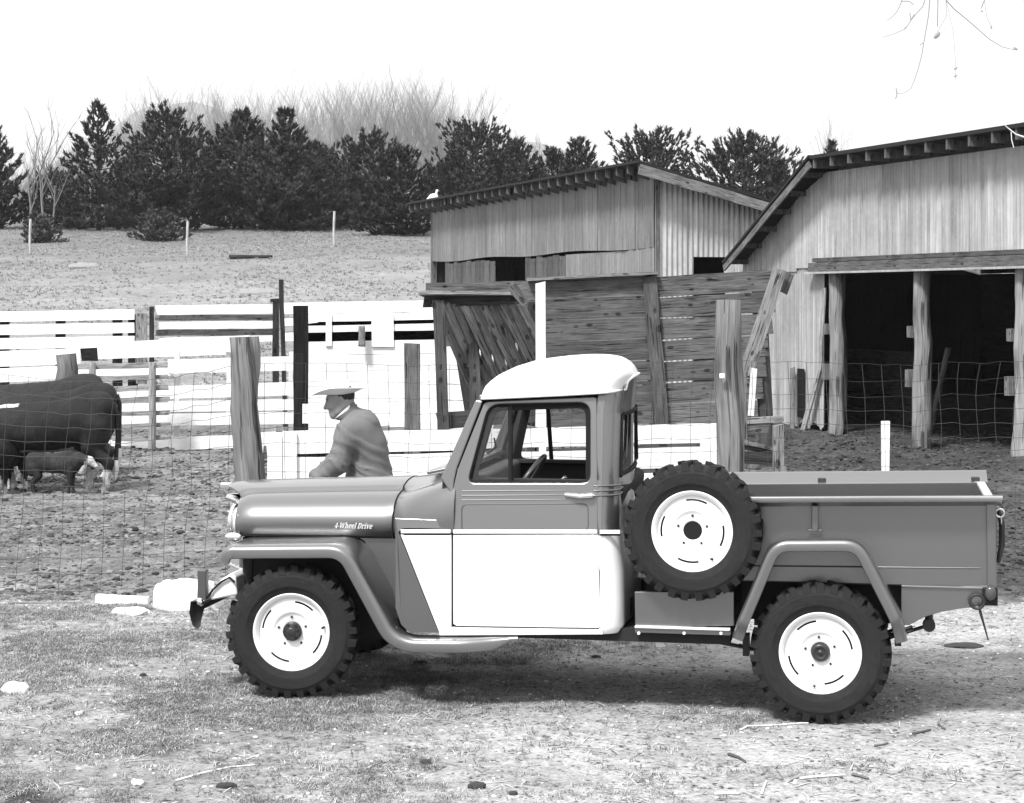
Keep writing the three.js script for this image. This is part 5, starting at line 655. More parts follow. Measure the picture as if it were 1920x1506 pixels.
{ // step panel under the spare, rear fenders
  const Z = 0.74, a = [T(1190, 1110, Z), T(1376, 1110, Z), T(1376, 1174, Z), T(1191, 1174, Z)];
  for (const s of [1, -1]) {
    const fl = (q) => (s > 0 ? q : mirror(q)), g = extr(a, 0.03, 0.003); g.translate(0, 0, Z); const st = tp('step_panel', fl(g), paint), b0 = T(1191, 1172, Z), b1 = T(1370, 1182, Z), c1 = T(1370, 1191, Z);
    sp(st, 'step_edge', fl(rbox(b0[0], b1[0], b1[1], b0[1], Z - 0.02, Z + 0.035, 0.008)), paintW); sp(st, 'step_flange', fl(rbox(b0[0], c1[0], c1[1], b1[1] - 0.002, Z - 0.02, Z + 0.02, 0.004)), paint);
    for (const px of [1198, 1283, 1352]) { const q = T(px, 1187, Z + 0.02), c = new THREE.CylinderGeometry(0.009, 0.009, 0.012, 10); c.rotateX(Math.PI / 2); c.translate(q[0], q[1], Z + 0.024); sp(st, 'bolt', fl(c), M(0.7, { roughness: 0.3 })); }
    const rp = dense(openRound(pathAt([[1371, 1199], [1382, 1165], [1446, 1012], [1616, 1011], [1692, 1160], [1702, 1206]], 0.86), [0, 0.05, 0.1, 0.1, 0.05, 0])), f = sweep(rp, (t) => { const w = lerp(0.80, 0.862, smooth(0, 0.1, t) * smooth(1, 0.9, t)); return [[0.64, 0], [0.74, 0.002], [w - 0.04, 0.002], [w - 0.016, 0.0], [w + 0.002, -0.006], [w + 0.012, -0.016], [w + 0.016, -0.03], [w + 0.018, -0.058], [w + 0.013, -0.065], [w + 0.003, -0.064], [w - 0.002, -0.04], [w - 0.04, -0.02], [0.64, -0.014]]; });
    tp('rear_fender', fl(f), paint); 
  }
  tp('under_box', [box(-0.98, -0.5, 0.5, 0.74, -0.6, 0.6), box(-0.45, 0.45, 0.55, 0.75, -0.48, 0.48)], inner);
}
// --- frame, axles, springs
{
  tp('chassis_rail', [box(-3.45, 0.4, 0.5, 0.6, 0.33, 0.42)], inner); tp('chassis_rail', [box(-3.45, 0.4, 0.5, 0.6, -0.42, -0.33)], inner);
  tp('gearbox', [rbox(-1.95, -1.45, 0.34, 0.55, -0.16, 0.22, 0.04), box(-2.0, -0.5, 0.4, 0.47, -0.7, 0.7)], inner);
  for (const [x, y, n] of [[0, 0.385, 'rear_axle'], [-3.018, 0.403, 'front_axle']]) { const ax = tp(n, tube([V(x, y, -0.66), V(x, y, 0.66)], 0.045, 12), inner); const d = new THREE.SphereGeometry(0.14, 20, 14); d.translate(x, y, n === 'rear_axle' ? 0 : 0.2); sp(ax, 'differential', d, inner); }
  for (const s of [1, -1]) {
    const z = 0.52 * s, arc = (x0, y0, x1, y1, sag) => [0, 0.2, 0.4, 0.6, 0.8, 1].map((t) => V(lerp(x0, x1, t), lerp(y0, y1, t) - sag * 4 * t * (1 - t), z)); const r0 = T(1325, 1200, 0.52), r1 = T(1742, 1172, 0.52);
    const sgm = tp('leaf_spring', [0, 1, 2, 3].map((k) => { const a = arc(r0[0] + 0.09 * k, r0[1] - 0.012 * k, r1[0] - 0.09 * k, r1[1] - 0.012 * k, 0.1); return tube(a, 0.011, 5); }), darkMetal); const q = T(1742, 1150, 0.52); sp(sgm, 'shackle', [tube([V(q[0], q[1] + 0.07, z), V(r1[0], r1[1], z)], 0.022, 8), (() => { const c = new THREE.CylinderGeometry(0.035, 0.035, 0.06, 16); c.rotateX(Math.PI / 2); c.translate(r1[0], r1[1], z); return c; })()], darkMetal); sp(sgm, 'spring_clamp', [-0.42, 0.42].map((x) => box(x - 0.018, x + 0.018, lerp(r0[1], r1[1], (x - r0[0]) / (r1[0] - r0[0])) - 0.1, lerp(r0[1], r1[1], (x - r0[0]) / (r1[0] - r0[0])) + 0.02, z - 0.04, z + 0.04)), darkMetal);
    tp('leaf_spring', tube([V(-3.5, 0.5, z * 0.8), V(-3.02, 0.4, z * 0.8), V(-2.5, 0.5, z * 0.8)], 0.02, 6), darkMetal);
  }
  tp('hanging_strap', [rbox(...(() => { const q = T(1229, 1192, 0.6), e = T(1245, 1214, 0.6); return [q[0], e[0], e[1], q[1] + 0.03, 0.58, 0.6]; })(), 0.003)], M(0.8)); const pb = tp('running_board_bracket', [0, 1, 2].map((k) => { const q = T(850 + k * 17, 1209, 0.74); return rbox(q[0] - 0.012, q[0] + 0.016, q[1] - 0.03, q[1] + 0.06, 0.7, 0.75, 0.004); }), inner);
  // bumper: a dark channel with curled ends, guards and a pale shield behind
  const c0 = T(372, 1122, 0.6), bmp = tp('front_bumper', (() => { const N = 28; return grid(N, 5, (i, j) => { const z = (i / N * 2 - 1) * 0.76, h = smooth(0.6, 0.74, Math.abs(z)), x = c0[0] + 0.012 * Math.abs(z); return [x + [0.055, 0.03, 0.0, -0.008, lerp(0.0, 0.012, h), lerp(0.03, 0.045, h)][j], [0.578, 0.592, 0.588, lerp(0.56, 0.52, h), lerp(0.53, 0.45, h), lerp(0.522, 0.425, h)][j] - 0.03, z]; }); })(), bumperM);
  for (const z of [0.6, -0.6]) sp(bmp, 'bumper_guard', rbox(T(372, 1090, 0.6)[0], T(389, 1090, 0.6)[0], 0.54, T(380, 1068, 0.6)[1], z - 0.025, z + 0.025, 0.008), M(0.06, { roughness: 0.45 }));
  { const ap = [[393, 1126], [397, 1108], [413, 1088], [433, 1074], [442, 1082], [445, 1116]].map((q) => T(q[0], q[1], 0.6)), g = extr(roundPts(ap, 0.012, 3), 1.2, 0.012); g.translate(0, 0, 0.6); sp(bmp, 'gravel_shield', g, paintW);
    for (const z of [0.612, -0.612]) sp(bmp, 'guard_brace', tube([[388, 1122], [399, 1106], [415, 1091], [430, 1083], [440, 1092]].map((q) => { const k = T(q[0], q[1], 0.612); return V(k[0], k[1], z); }), 0.007, 6), seal); }
  sp(bmp, 'bumper_bolt', [0.6, -0.6].map((z) => { const q = new THREE.SphereGeometry(0.026, 14, 10); const k = T(375, 1129, 0.72); q.translate(k[0], k[1], z * 1.2); return q; }), chrome);
}
// --- wheels
function wheel(name, x, y, z, o = {}) {
  const g = new THREE.Group(); g.name = name; g.position.set(x, y, z); if (o.yaw) g.rotation.y = o.yaw; g.rotation.z = 0; truck.add(g); const ty = o.flip ? -1 : 1;
  const pr = [[0.212, 0.05], [0.216, 0.07], [0.226, 0.078], [0.236, 0.084], [0.262, 0.094], [0.264, 0.0975], [0.268, 0.0955], [0.295, 0.099], [0.318, 0.097], [0.322, 0.099], [0.326, 0.0955], [0.342, 0.09], [0.356, 0.08], [0.364, 0.06], [0.366, 0.03], [0.367, 0]]; const full = [...pr, ...pr.slice(0, -1).reverse().map((p) => [p[0], -p[1]])];
  const lugs = [], n = 30; for (const s of [1, -1]) for (let i = 0; i < n; i++) {
    const a = (i + (s > 0 ? 0 : 0.5)) / n * 6.2832 + (o.turn ?? 0), b = new THREE.BoxGeometry(1, 1, 1), p = b.attributes.position;
    for (let k = 0; k < p.count; k++) { const u = p.getX(k), v = p.getY(k), w = p.getZ(k), tall = v > 0, out = w > 0, ww = (tall ? 0.034 : 0.044) * (out ? 1 : 0.8), r = tall ? (out ? 0.383 : 0.3855) : (out ? 0.335 : 0.355), zz = out ? (tall ? 0.083 : 0.095) : 0.004, sw = (out ? 0.0 : 0.028) * (i % 2 ? 1 : -1), t = u * 2 * ww / 2 + sw; const aa = a + t / r; p.setXYZ(k, Math.cos(aa) * r, Math.sin(aa) * r, zz * s); }
    b.computeVertexNormals(); lugs.push(b);
  }
  const tl = lathe(full, 72); const tyre = part(g, 'tyre', merge([tl, ...lugs].map((q) => q)), rubber);
  const rb = part(g, 'rim', merge([lathe([[0.2, -0.06], [0.196, 0.02], [0.197, 0.052], [0.203, 0.066], [0.21, 0.075], [0.2195, 0.0815], [0.2245, 0.08], [0.2255, 0.074]], 64), lathe([[0.178, 0.0533], [0.184, 0.051], [0.19, 0.045], [0.197, 0.042]], 64), ...[0, 1, 2, 3].map((k) => lathe([[0.1668, 0.0545], [0.172, 0.0548], [0.1785, 0.0532]], 14, k * Math.PI / 2 + (o.slot ?? 0) + 0.68, Math.PI / 2 - 0.68)), lathe([[0.052, 0.032], [0.058, 0.038], [0.096, 0.043], [0.105, 0.05], [0.112, 0.0545], [0.12, 0.056], [0.14, 0.054], [0.1672, 0.0545]], 64)].filter(Boolean)), rimM);
  const drum = new THREE.CylinderGeometry(0.19, 0.19, 0.02, 40); drum.rotateX(Math.PI / 2); drum.translate(0, 0, -0.0); part(g, 'brake_drum', drum, seal);
  const nuts = []; for (let i = 0; i < 5; i++) { const a = i / 5 * 6.283 + Math.PI / 2 + (o.turn ?? 0), c = new THREE.CylinderGeometry(0.0075, 0.0075, 0.012, 8); c.rotateX(Math.PI / 2); c.translate(Math.cos(a) * 0.083, Math.sin(a) * 0.083, 0.04); nuts.push(c); } part(g, 'wheel_nut', merge(nuts), M(0.04));
  if (o.hub !== 'hole') part(g, 'hub', lathe(o.hub === 'drive' ? [[0.052, 0.03], [0.055, 0.045], [0.054, 0.058], [0.036, 0.06], [0.034, 0.085], [0.024, 0.088], [0.022, 0.094], [0, 0.094]] : [[0.05, 0.03], [0.05, 0.055], [0.042, 0.066], [0.03, 0.067], [0.028, 0.06], [0.012, 0.06], [0.01, 0.068], [0, 0.068]], 28), M(0.022, { roughness: 0.35 })); else part(g, 'painted_hub_hole', (() => { const c = new THREE.CircleGeometry(0.055, 28); c.translate(0, 0, 0.03); return c; })(), seal);  // on the spare, a dark disc painted for the shaded centre opening
  if (o.hub === 'drive') part(g, 'hub_bolt', merge([0, 1, 2, 3, 4, 5].map((i) => { const c = new THREE.CylinderGeometry(0.007, 0.007, 0.016, 6), a = i * 1.0472; c.rotateX(Math.PI / 2); c.translate(Math.cos(a) * 0.046, Math.sin(a) * 0.046, 0.064); return c; })), darkMetal); const va = o.valve ?? 0; part(g, 'valve', tube([V(Math.cos(va) * 0.19, Math.sin(va) * 0.19, 0.05), V(Math.cos(va) * 0.183, Math.sin(va) * 0.183, 0.085)], 0.006, 6), seal); if (ty < 0) g.rotation.y = Math.PI; return g;
}
wheel('rear_wheel', 0, 0.386, 0.715, { turn: 0.1, slot: 0.13, valve: -1.75 }); wheel('rear_wheel', 0, 0.386, -0.715, { flip: true, turn: 0.5 });
wheel('front_wheel', -3.018, 0.404, 0.715, { hub: 'drive', turn: 0.05, slot: 0.79, yaw: 0.09, valve: 0.15 }); wheel('front_wheel', -3.018, 0.404, -0.715, { flip: true, hub: 'drive', turn: 0.4 });
wheel('spare_wheel', -0.697, 1.043, 0.765, { hub: 'hole', slot: 1.09, turn: 0, valve: -0.95 });
tp('spare_bracket', [tube([V(-0.697, 1.043, 0.66), V(-0.697, 1.043, 0.745)], 0.06, 14), tube([V(-0.697, 1.043, 0.67), V(-0.697, 0.72, 0.67), V(-0.697, 0.68, 0.76)], 0.025, 8)], darkMetal);
// ---------------------------------------------------------------- the man behind the hood
{
  const D = 14.4, S = D / F, bx = at(695, 0, D).x, bz = -D, by = gy(bx, bz), t = thing('person', 'man in a pale brimmed hat and grey jacket stooping behind the truck hood, facing left', 'person', V(bx, by, bz));
  const p = (px, py, z) => V((px - 695) * S, H - (py - YH) * S - by, z);     // the man's own metres from the photograph
  const skin = M(0.24, { roughness: 0.6 }), cloth = M(0.16, { map: tWeave, roughness: 0.95 }), trousers = M(0.07, { map: tWeave, roughness: 0.95 });
  const hip = p(694, 905, 0.0), chest = p(674, 820, 0.0), sh = p(662, 785, 0.0), neck = p(648, 772, 0.0), nS = p(657, 803, 0.17), fS = p(668, 795, -0.17), nE = p(636, 866, 0.21), nW = p(599, 899, 0.16), fE = p(634, 860, -0.26), fW = p(590, 897, -0.16);
  const fold = (x, y, z) => { const wx = x + 0.05 * (fbm(x * 8 + 3, y * 8 + z * 5, 804, 2) - 0.5), wy = y + 0.08 * (fbm(x * 7 + z * 6 + 9, y * 7, 805, 2) - 0.5), s = 1 - Math.abs(2 * fbm(wx * 5 + wy * 9 + 4, z * 5 + wx * 3 + 8, 806, 2) - 1); return -0.011 * smooth(0.75, 1, s) + 0.002; };
  const body = (x, y, z) => {
    const s1 = p(676, 804, 0), s2 = p(686, 836, 0), zz = z * 0.78; let d = smin(cap(x, y, zz, s1, s2, 0.152, 0.156), cap(x, y, zz, s2, hip, 0.156, 0.16), 0.03);
    { const k = p(670, 810, 0); d = smin(d, cap(x, y, z, V(k.x, k.y, 0.12), V(k.x + 0.02, k.y + 0.02, -0.12), 0.105, 0.105), 0.08); }
    d = smin(d, cap(x, y, z, hip, V(hip.x + 0.015, hip.y - 0.24, 0), 0.175, 0.185), 0.05);                 // the skirt of the jacket
    d = smin(d, cap(x, y, z, nS, nE, 0.088, 0.074), 0.05); d = smin(d, cap(x, y, z, nE, nW, 0.074, 0.062), 0.05);
    d = smin(d, cap(x, y, z, fS, fE, 0.088, 0.07), 0.045); d = smin(d, cap(x, y, z, fE, fW, 0.07, 0.055), 0.02);
    d = smin(d, cap(x, y, z, V(neck.x + 0.03, neck.y - 0.02, 0), V(neck.x + 0.01, neck.y + 0.03, 0), 0.085, 0.072), 0.03);
    return Math.max(d + fold(x, y, z), -(y - (hip.y - 0.26)));
  };
  part(t, 'jacket', planarUV(sdfMesh(body, V(-0.05, 1.07, 0), 1.3, 104), 1.2), cloth);
  // turned-up collar and the white edge of a shirt
  const col = (dx, r, h, y0) => grid(22, 3, (i, j) => { const a = i / 22 * 6.283, k = j / 3; return [neck.x + 0.022 + dx + (r - 0.006 * k) * Math.cos(a) - 0.028 * k, neck.y - 0.045 + y0 + h * k * (0.55 + 0.45 * Math.cos(a)) + 0.02 * Math.cos(a), (r + 0.006) * Math.sin(a)]; });
  part(t, 'collar', col(0.006, 0.088, 0.085, 0), cloth); part(t, 'shirt_collar', col(-0.008, 0.078, 0.1, 0.0), M(0.8));
  // head, bent down to the left; the face is modelled, seen in profile
  const hc = p(638, 752, 0), tilt = 0.2, ct = Math.cos(tilt), st = Math.sin(tilt), L = (x, y, z) => V(hc.x + x * ct - y * st, hc.y + x * st + y * ct, z);     // the head's own axes: -x forward
  const head = (X, Y, Z) => {
    const dx = X - hc.x, dy = Y - hc.y, x = dx * ct + dy * st, y = -dx * st + dy * ct, z = Z, c = (a, b, cc) => V(a, b, cc);
    let d = ell(x, y, z, c(0.012, 0.035, 0), 0.1, 0.095, 0.076); d = smin(d, ell(x, y, z, c(-0.04, -0.035, 0), 0.062, 0.085, 0.058), 0.04); d = smin(d, ell(x, y, z, c(-0.068, -0.098, 0), 0.03, 0.026, 0.034), 0.03);
    d = smin(d, cap(x, y, z, c(-0.02, -0.075, 0.045), c(0.03, -0.035, 0.06), 0.02, 0.024), 0.03); d = smin(d, cap(x, y, z, c(-0.02, -0.075, -0.045), c(0.03, -0.035, -0.06), 0.02, 0.024), 0.03);
    d = smin(d, cap(x, y, z, c(-0.094, 0.018, 0), c(-0.122, -0.028, 0), 0.009, 0.014), 0.014); d = smin(d, cap(x, y, z, c(-0.104, -0.034, 0.011), c(-0.104, -0.034, -0.011), 0.01, 0.01), 0.008);
    d = smin(d, cap(x, y, z, c(-0.088, 0.03, 0.036), c(-0.088, 0.03, -0.036), 0.012, 0.012), 0.02);
    for (const s of [1, -1]) { d = -smin(-d, ell(x, y, z, c(-0.094, 0.006, 0.033 * s), 0.016, 0.013, 0.018), 0.008); d = smin(d, ell(x, y, z, c(-0.08, 0.006, 0.032 * s), 0.014, 0.012, 0.014), 0.003); d = smin(d, ell(x, y, z, c(-0.065, -0.025, 0.042 * s), 0.03, 0.02, 0.018), 0.02); d = smin(d, ell(x, y, z, c(0.016, -0.002, 0.078 * s), 0.02, 0.034, 0.011), 0.006); d = -smin(-d, ell(x, y, z, c(0.01, 0.0, 0.088 * s), 0.009, 0.018, 0.007), 0.005); }
    d = smin(d, cap(x, y, z, c(-0.092, -0.06, 0.018), c(-0.092, -0.06, -0.018), 0.008, 0.008), 0.008); d = smin(d, cap(x, y, z, c(-0.088, -0.073, 0.015), c(-0.088, -0.073, -0.015), 0.008, 0.008), 0.008); d = -smin(-d, -cap(x, y, z, c(-0.104, -0.0665, 0.02), c(-0.104, -0.0665, -0.02), 0.0035, 0.0035) * -1, 0.003);
    d = smin(d, cap(x, y, z, c(0.03, -0.03, 0), c(0.055, -0.16, 0), 0.062, 0.064), 0.03); return d;
  };
  part(t, 'head', sdfMesh(head, V(hc.x, hc.y - 0.02, 0), 0.36, 100), skin);
  const hair = (X, Y, Z) => { const dx = X - hc.x, dy = Y - hc.y, x = dx * ct + dy * st, y = -dx * st + dy * ct; let d = ell(x, y, Z, V(0.026, 0.04, 0), 0.094, 0.092, 0.08); d = Math.max(d, -(x - 0.005 + Math.abs(Z) * 0.12), -(y + 0.055)); return d + 0.004 * vn(x * 160, y * 90 + Z * 60, 811); };
  part(t, 'hair', sdfMesh(hair, V(hc.x + 0.02, hc.y + 0.03, 0), 0.26, 56), M(0.03, { roughness: 0.8 }));
  part(t, 'eye', [1, -1].map((s) => { const g = new THREE.SphereGeometry(0.0085, 12, 8), q = L(-0.09, 0.006, 0.032 * s); g.translate(q.x, q.y, q.z); return g; }), M(0.3, { roughness: 0.2 })); part(t, 'eyebrow', [1, -1].map((s) => tube([L(-0.1, 0.03, 0.016 * s), L(-0.098, 0.037, 0.034 * s), L(-0.085, 0.03, 0.052 * s)], 0.005, 5)), M(0.03));
  // the hat
  const hy = 0.052, Lh = (x, y, z) => { const q = L(0, 0.05, 0), k = 0.03; y -= 0.05; return V(q.x + x * Math.cos(k) - y * Math.sin(k), q.y + x * Math.sin(k) + y * Math.cos(k), z); }, hat = grid(40, 11, (i, j) => { const a = i / 40 * 6.283, c = Math.cos(a), s = Math.sin(a), pr = [[2.02, -0.002], [2.05, 0.004], [1.4, 0.002], [1.06, 0.0], [1.0, 0.012], [0.98, 0.05], [0.93, 0.085], [0.8, 0.103], [0.6, 0.1], [0.4, 0.085], [0.2, 0.08], [0.0, 0.078]][j], brim = j < 4 ? Math.max(0, pr[0] - 1.06) : 0; const q = Lh(-0.012 + c * 0.103 * pr[0] * (j < 3 ? 1.0 : 1), hy + pr[1] + brim * (0.055 * s * s + (c > 0 ? 0.04 * c * c : -0.012 * c * c)) - (j > 7 ? 0.012 * Math.abs(c) : 0), s * 0.083 * pr[0]); return [q.x, q.y, q.z]; });
  const ht = part(t, 'hat', hat, M(0.78, { roughness: 0.9 })); part(ht, 'hat_band', grid(40, 1, (i, j) => { const a = i / 40 * 6.283, q = Lh(-0.012 + Math.cos(a) * 0.1045, hy + 0.012 + 0.022 * j, Math.sin(a) * 0.0845); return [q.x, q.y, q.z]; }), M(0.6));
  // hands, hidden here by the hood: palms and five fingers each, resting half closed
  for (const [w, s] of [[nW, 1], [fW, -1]]) { const d = V(-0.75, -0.66, 0).normalize(), n = V(0.66, -0.75, 0), at3 = (a, b, c) => V(w.x, w.y, w.z).addScaledVector(d, a).addScaledVector(n, b).add(V(0, 0, c)); const fs = [0, 1, 2, 3].map((k) => { const z = (k - 1.5) * 0.021, l = [0.036, 0.042, 0.039, 0.03][k]; return [[at3(0.1, 0, z), at3(0.1 + l, 0.012, z * 1.1), 0.0095, 0.009], [at3(0.1 + l, 0.012, z * 1.1), at3(0.1 + l * 1.5, 0.04, z * 1.1), 0.009, 0.008], [at3(0.1 + l * 1.5, 0.04, z * 1.1), at3(0.1 + l * 1.4, 0.062, z * 1.1), 0.008, 0.007]]; }).flat(); fs.push([at3(0.04, 0.0, -0.035 * s), at3(0.075, 0.03, -0.058 * s), 0.012, 0.0105], [at3(0.075, 0.03, -0.058 * s), at3(0.105, 0.045, -0.05 * s), 0.0105, 0.008]); const f = (x, y, z) => { let q = smin(cap(x, y, z, at3(-0.03, 0, 0), at3(0.03, 0, 0), 0.028, 0.03), ell(x, y, z, at3(0.065, 0, 0), 0.05, 0.05, 0.043) + 0.0, 0.02); q = Math.max(q, Math.abs((x - w.x) * n.x + (y - w.y) * n.y) - 0.02); for (const e of fs) q = smin(q, cap(x, y, z, ...e), 0.005); return q; }; part(t, 'hand', sdfMesh(f, at3(0.07, 0.015, 0), 0.27, 84), skin); }
  for (const s of [1, -1]) { const f = (x, y, z) => { let d = cap(x, y, z, V(hip.x, hip.y - 0.1, 0.09 * s), V(hip.x - 0.03 * s, 0.48, 0.11 * s), 0.105, 0.075); d = smin(d, cap(x, y, z, V(hip.x - 0.03 * s, 0.48, 0.11 * s), V(hip.x + 0.03, 0.09, 0.12 * s), 0.075, 0.06), 0.03); return Math.max(d + 0.5 * fold(x, y, z), -(y - 0.045)); }; part(t, 'trouser_leg', planarUV(sdfMesh(f, V(hip.x, 0.45, 0.1 * s), 1.05, 72), 1.2), trousers); const sh2 = (x, y, z) => Math.max(smin(cap(x, y, z, V(hip.x + 0.06, 0.05, 0.12 * s), V(hip.x - 0.15, 0.035, 0.125 * s), 0.048, 0.042), ell(x, y, z, V(hip.x + 0.03, 0.09, 0.12 * s), 0.06, 0.06, 0.05), 0.03), -(y - 0.0)); part(t, 'shoe', sdfMesh(sh2, V(hip.x - 0.04, 0.08, 0.12 * s), 0.4, 48), M(0.03, { roughness: 0.5 })); }
}
// ---------------------------------------------------------------- cattle: white-faced, dark-coated
const hide = M(1, { map: tFur, vertexColors: true, roughness: 0.8 });
function cow(name, label, cat, px, py, D, o = {}) {   // the rump on the pixel's column, the head towards -x (turned by o.turn)
  const b = at(px, py, D), y0 = gy(b.x, -D), t = thing(name, label, cat, V(b.x, y0, -D), o.group); t.rotation.y = o.turn ?? 0; const s = o.s ?? 1;
  const K = (x, y, z) => V(x * s, y * s, z * s), hp = o.graze ?? 0.5, st = o.step ?? 0.08, sl = o.slim ?? 1;    // hp 1: muzzle on the ground, 0: head level
  const dr = o.droop ?? 0, nk = K(-1.55, 1.12 - 0.1 * hp - dr * 1.1, 0), hd = K(-1.92 + 0.05 * hp, 1.12 - 0.62 * hp, o.look ?? 0), mz = K(-2.1 + 0.08 * hp, 0.98 - 0.82 * hp, (o.look ?? 0) * 1.2);
  const legs = []; for (const [x, z, hind, ph] of [[-0.2, 0.17, 1, st], [-0.26, -0.17, 1, -st], [-1.32, 0.15, 0, -st * 0.6], [-1.36, -0.15, 0, st]]) legs.push(hind ? [[K(x + 0.02, 0.86, z), K(x - 0.1 + ph * 0.5, 0.58, z * 1.1), 0.17, 0.105], [K(x - 0.1 + ph * 0.5, 0.58, z * 1.1), K(x + 0.09 + ph, 0.4, z * 1.05), 0.1, 0.06], [K(x + 0.09 + ph, 0.4, z * 1.05), K(x + 0.05 + ph, 0.1, z * 1.05), 0.055, 0.042], [K(x + 0.05 + ph, 0.1, z * 1.05), K(x + 0.01 + ph, 0.03, z * 1.05), 0.05, 0.055]] : [[K(x, 0.8, z), K(x + ph * 0.4, 0.42, z), 0.125, 0.062], [K(x + ph * 0.4, 0.42, z), K(x + 0.0 + ph, 0.1, z), 0.058, 0.042], [K(x + ph, 0.1, z), K(x - 0.03 + ph, 0.03, z), 0.048, 0.055]]);
  const f = (x, y, z) => {
    let d = ell(x, y, z, K(-0.8, 0.9 + 0.12 * (1 - sl) - dr * 0.3, 0), 0.74 * s, (0.36 - dr * 0.2) * s * sl, 0.31 * s * sl); d = smin(d, ell(x, y, z, K(-0.24, 0.95, 0), 0.27 * s, 0.33 * s, 0.27 * s), 0.14 * s); d = smin(d, cap(x, y, z, K(-0.1, 1.08, 0.1), K(-0.16, 0.72, 0.14), 0.13 * s, 0.15 * s), 0.08 * s); d = smin(d, cap(x, y, z, K(-0.1, 1.08, -0.1), K(-0.2, 0.72, -0.14), 0.13 * s, 0.15 * s), 0.08 * s); d = smin(d, ell(x, y, z, K(-1.3, 0.96 - dr * 0.7, 0), 0.3 * s, (0.36 - dr * 0.3) * s, 0.26 * s), 0.14 * s);
    d = smin(d, cap(x, y, z, K(-0.12, 1.14, 0), K(-1.3, 1.17 - dr, 0), 0.12 * s, 0.12 * s), 0.1 * s); d = smin(d, cap(x, y, z, K(-0.12, 1.12, 0.12), K(-0.12, 1.12, -0.12), 0.1 * s, 0.1 * s), 0.1 * s);
    d = smin(d, cap(x, y, z, K(-1.3, 1.0 - dr, 0), nk, 0.27 * s, 0.2 * s), 0.1 * s); d = smin(d, cap(x, y, z, nk, hd, 0.19 * s, 0.12 * s), 0.06 * s); d = smin(d, cap(x, y, z, hd, mz, 0.115 * s, 0.075 * s), 0.04 * s);
    for (const e of [1, -1]) d = smin(d, cap(x, y, z, V(hd.x + 0.05 * s, hd.y + 0.06 * s, hd.z + 0.1 * s * e), V(hd.x + 0.1 * s, hd.y + 0.04 * s, hd.z + 0.24 * s * e), 0.045 * s, 0.02 * s), 0.02 * s);
    for (const l of legs) for (const c of l) d = smin(d, cap(x, y, z, ...c.slice(0, 2), c[2] * s, c[3] * s), 0.035 * s);
    return d + 0.012 * s * (vn(x * 9 / s + 20, y * 9 / s + z * 5 + 20, 821) - 0.5);
  };
  const g = planarUV(sdfMesh(f, K(-1.05, 0.72, 0), 2.5 * s, 112), 1.1), dk = o.dark ?? 0.035;
  vcol(g, (x, y, z) => { const X = x / s, Y = y / s, n = 0.12 * (vn(X * 9 + 3, Y * 9 + z * 7, 831) - 0.5); const toHead = Math.hypot(X - mz.x / s, Y - mz.y / s) ; if (toHead < 0.36 + n) return 0.72; if (Y < 0.3 + n && X > -0.6 && o.socks !== 0) return 0.68; if (Y < 0.24 + n && o.socks !== 0) return 0.62; if (o.crest && X < -1.16 && X > -1.75 && Y > 1.2 - dr - 0.1 * hp + n * 0.4 - (X + 1.16) * -0.25 && Math.abs(z) < 0.13 * s) return 0.7; if (Y < 0.62 && Y > 0.48 && X > -1.2 && X < -0.45 && Math.abs(z) < 0.14 * s) return 0.5; return dk * (0.7 + 0.6 * vn(X * 3, Y * 4, 833)); });
  part(t, 'body', g, hide); const tl = [K(0.02, 1.12, 0), K(0.07, 1.0, 0.02), K(0.075, 0.7, 0.03), K(0.06, 0.42, 0.04)]; const tail = part(t, 'tail', tube(tl, [0.045 * s, 0.03 * s, 0.022 * s, 0.03 * s], 8), M(dk)); part(tail, 'tail_switch', tube([tl[3], K(0.055, 0.3, 0.045), K(0.05, 0.16, 0.05)], [0.032 * s, 0.045 * s, 0.01 * s], 8), M(0.6));
  part(t, 'hoof', legs.map((l) => { const e = l[l.length - 1][1], c = new THREE.CylinderGeometry(0.05 * s, 0.06 * s, 0.06 * s, 12); c.translate(e.x - 0.01 * s, 0.03 * s, e.z); return c; }), M(0.06)); return t;
}
cow('cow', 'dark white-socked cow standing nearest, its rump towards the fence, with a calf at its side', 'cow', 209, 920, 23.2, { turn: 0.08, graze: 0.75, step: 0.1, dark: 0.028, s: 0.95, crest: 1, droop: 0.22 });
cow('cow', 'dark cow in the middle of the huddle, only its back showing behind the nearest cow', 'cow', 214, 915, 24.2, { turn: 0.2, graze: 0.6, step: 0.05, dark: 0.032, s: 0.95, droop: 0.22 });
cow('cow', 'brown-black cow at the back of the huddle, its back standing highest', 'cow', 189, 905, 25.6, { turn: 0.16, graze: 0.4, step: -0.06, dark: 0.042, s: 1.03, droop: 0.2 });
cow('calf', 'dark calf with a white face nosing under the nearest cow', 'calf', 52, 915, 22.9, { turn: Math.PI - 0.12, graze: 0.1, step: 0.05, dark: 0.05, s: 0.4, socks: 0, slim: 0.72 });
cow('calf', 'white-faced dark calf at the left edge, head down toward the wire fence', 'calf', 36, 912, 23.3, { turn: Math.PI / 2 - 0.1, graze: 0.85, step: 0.04, dark: 0.02, s: 0.5, slim: 0.8 });
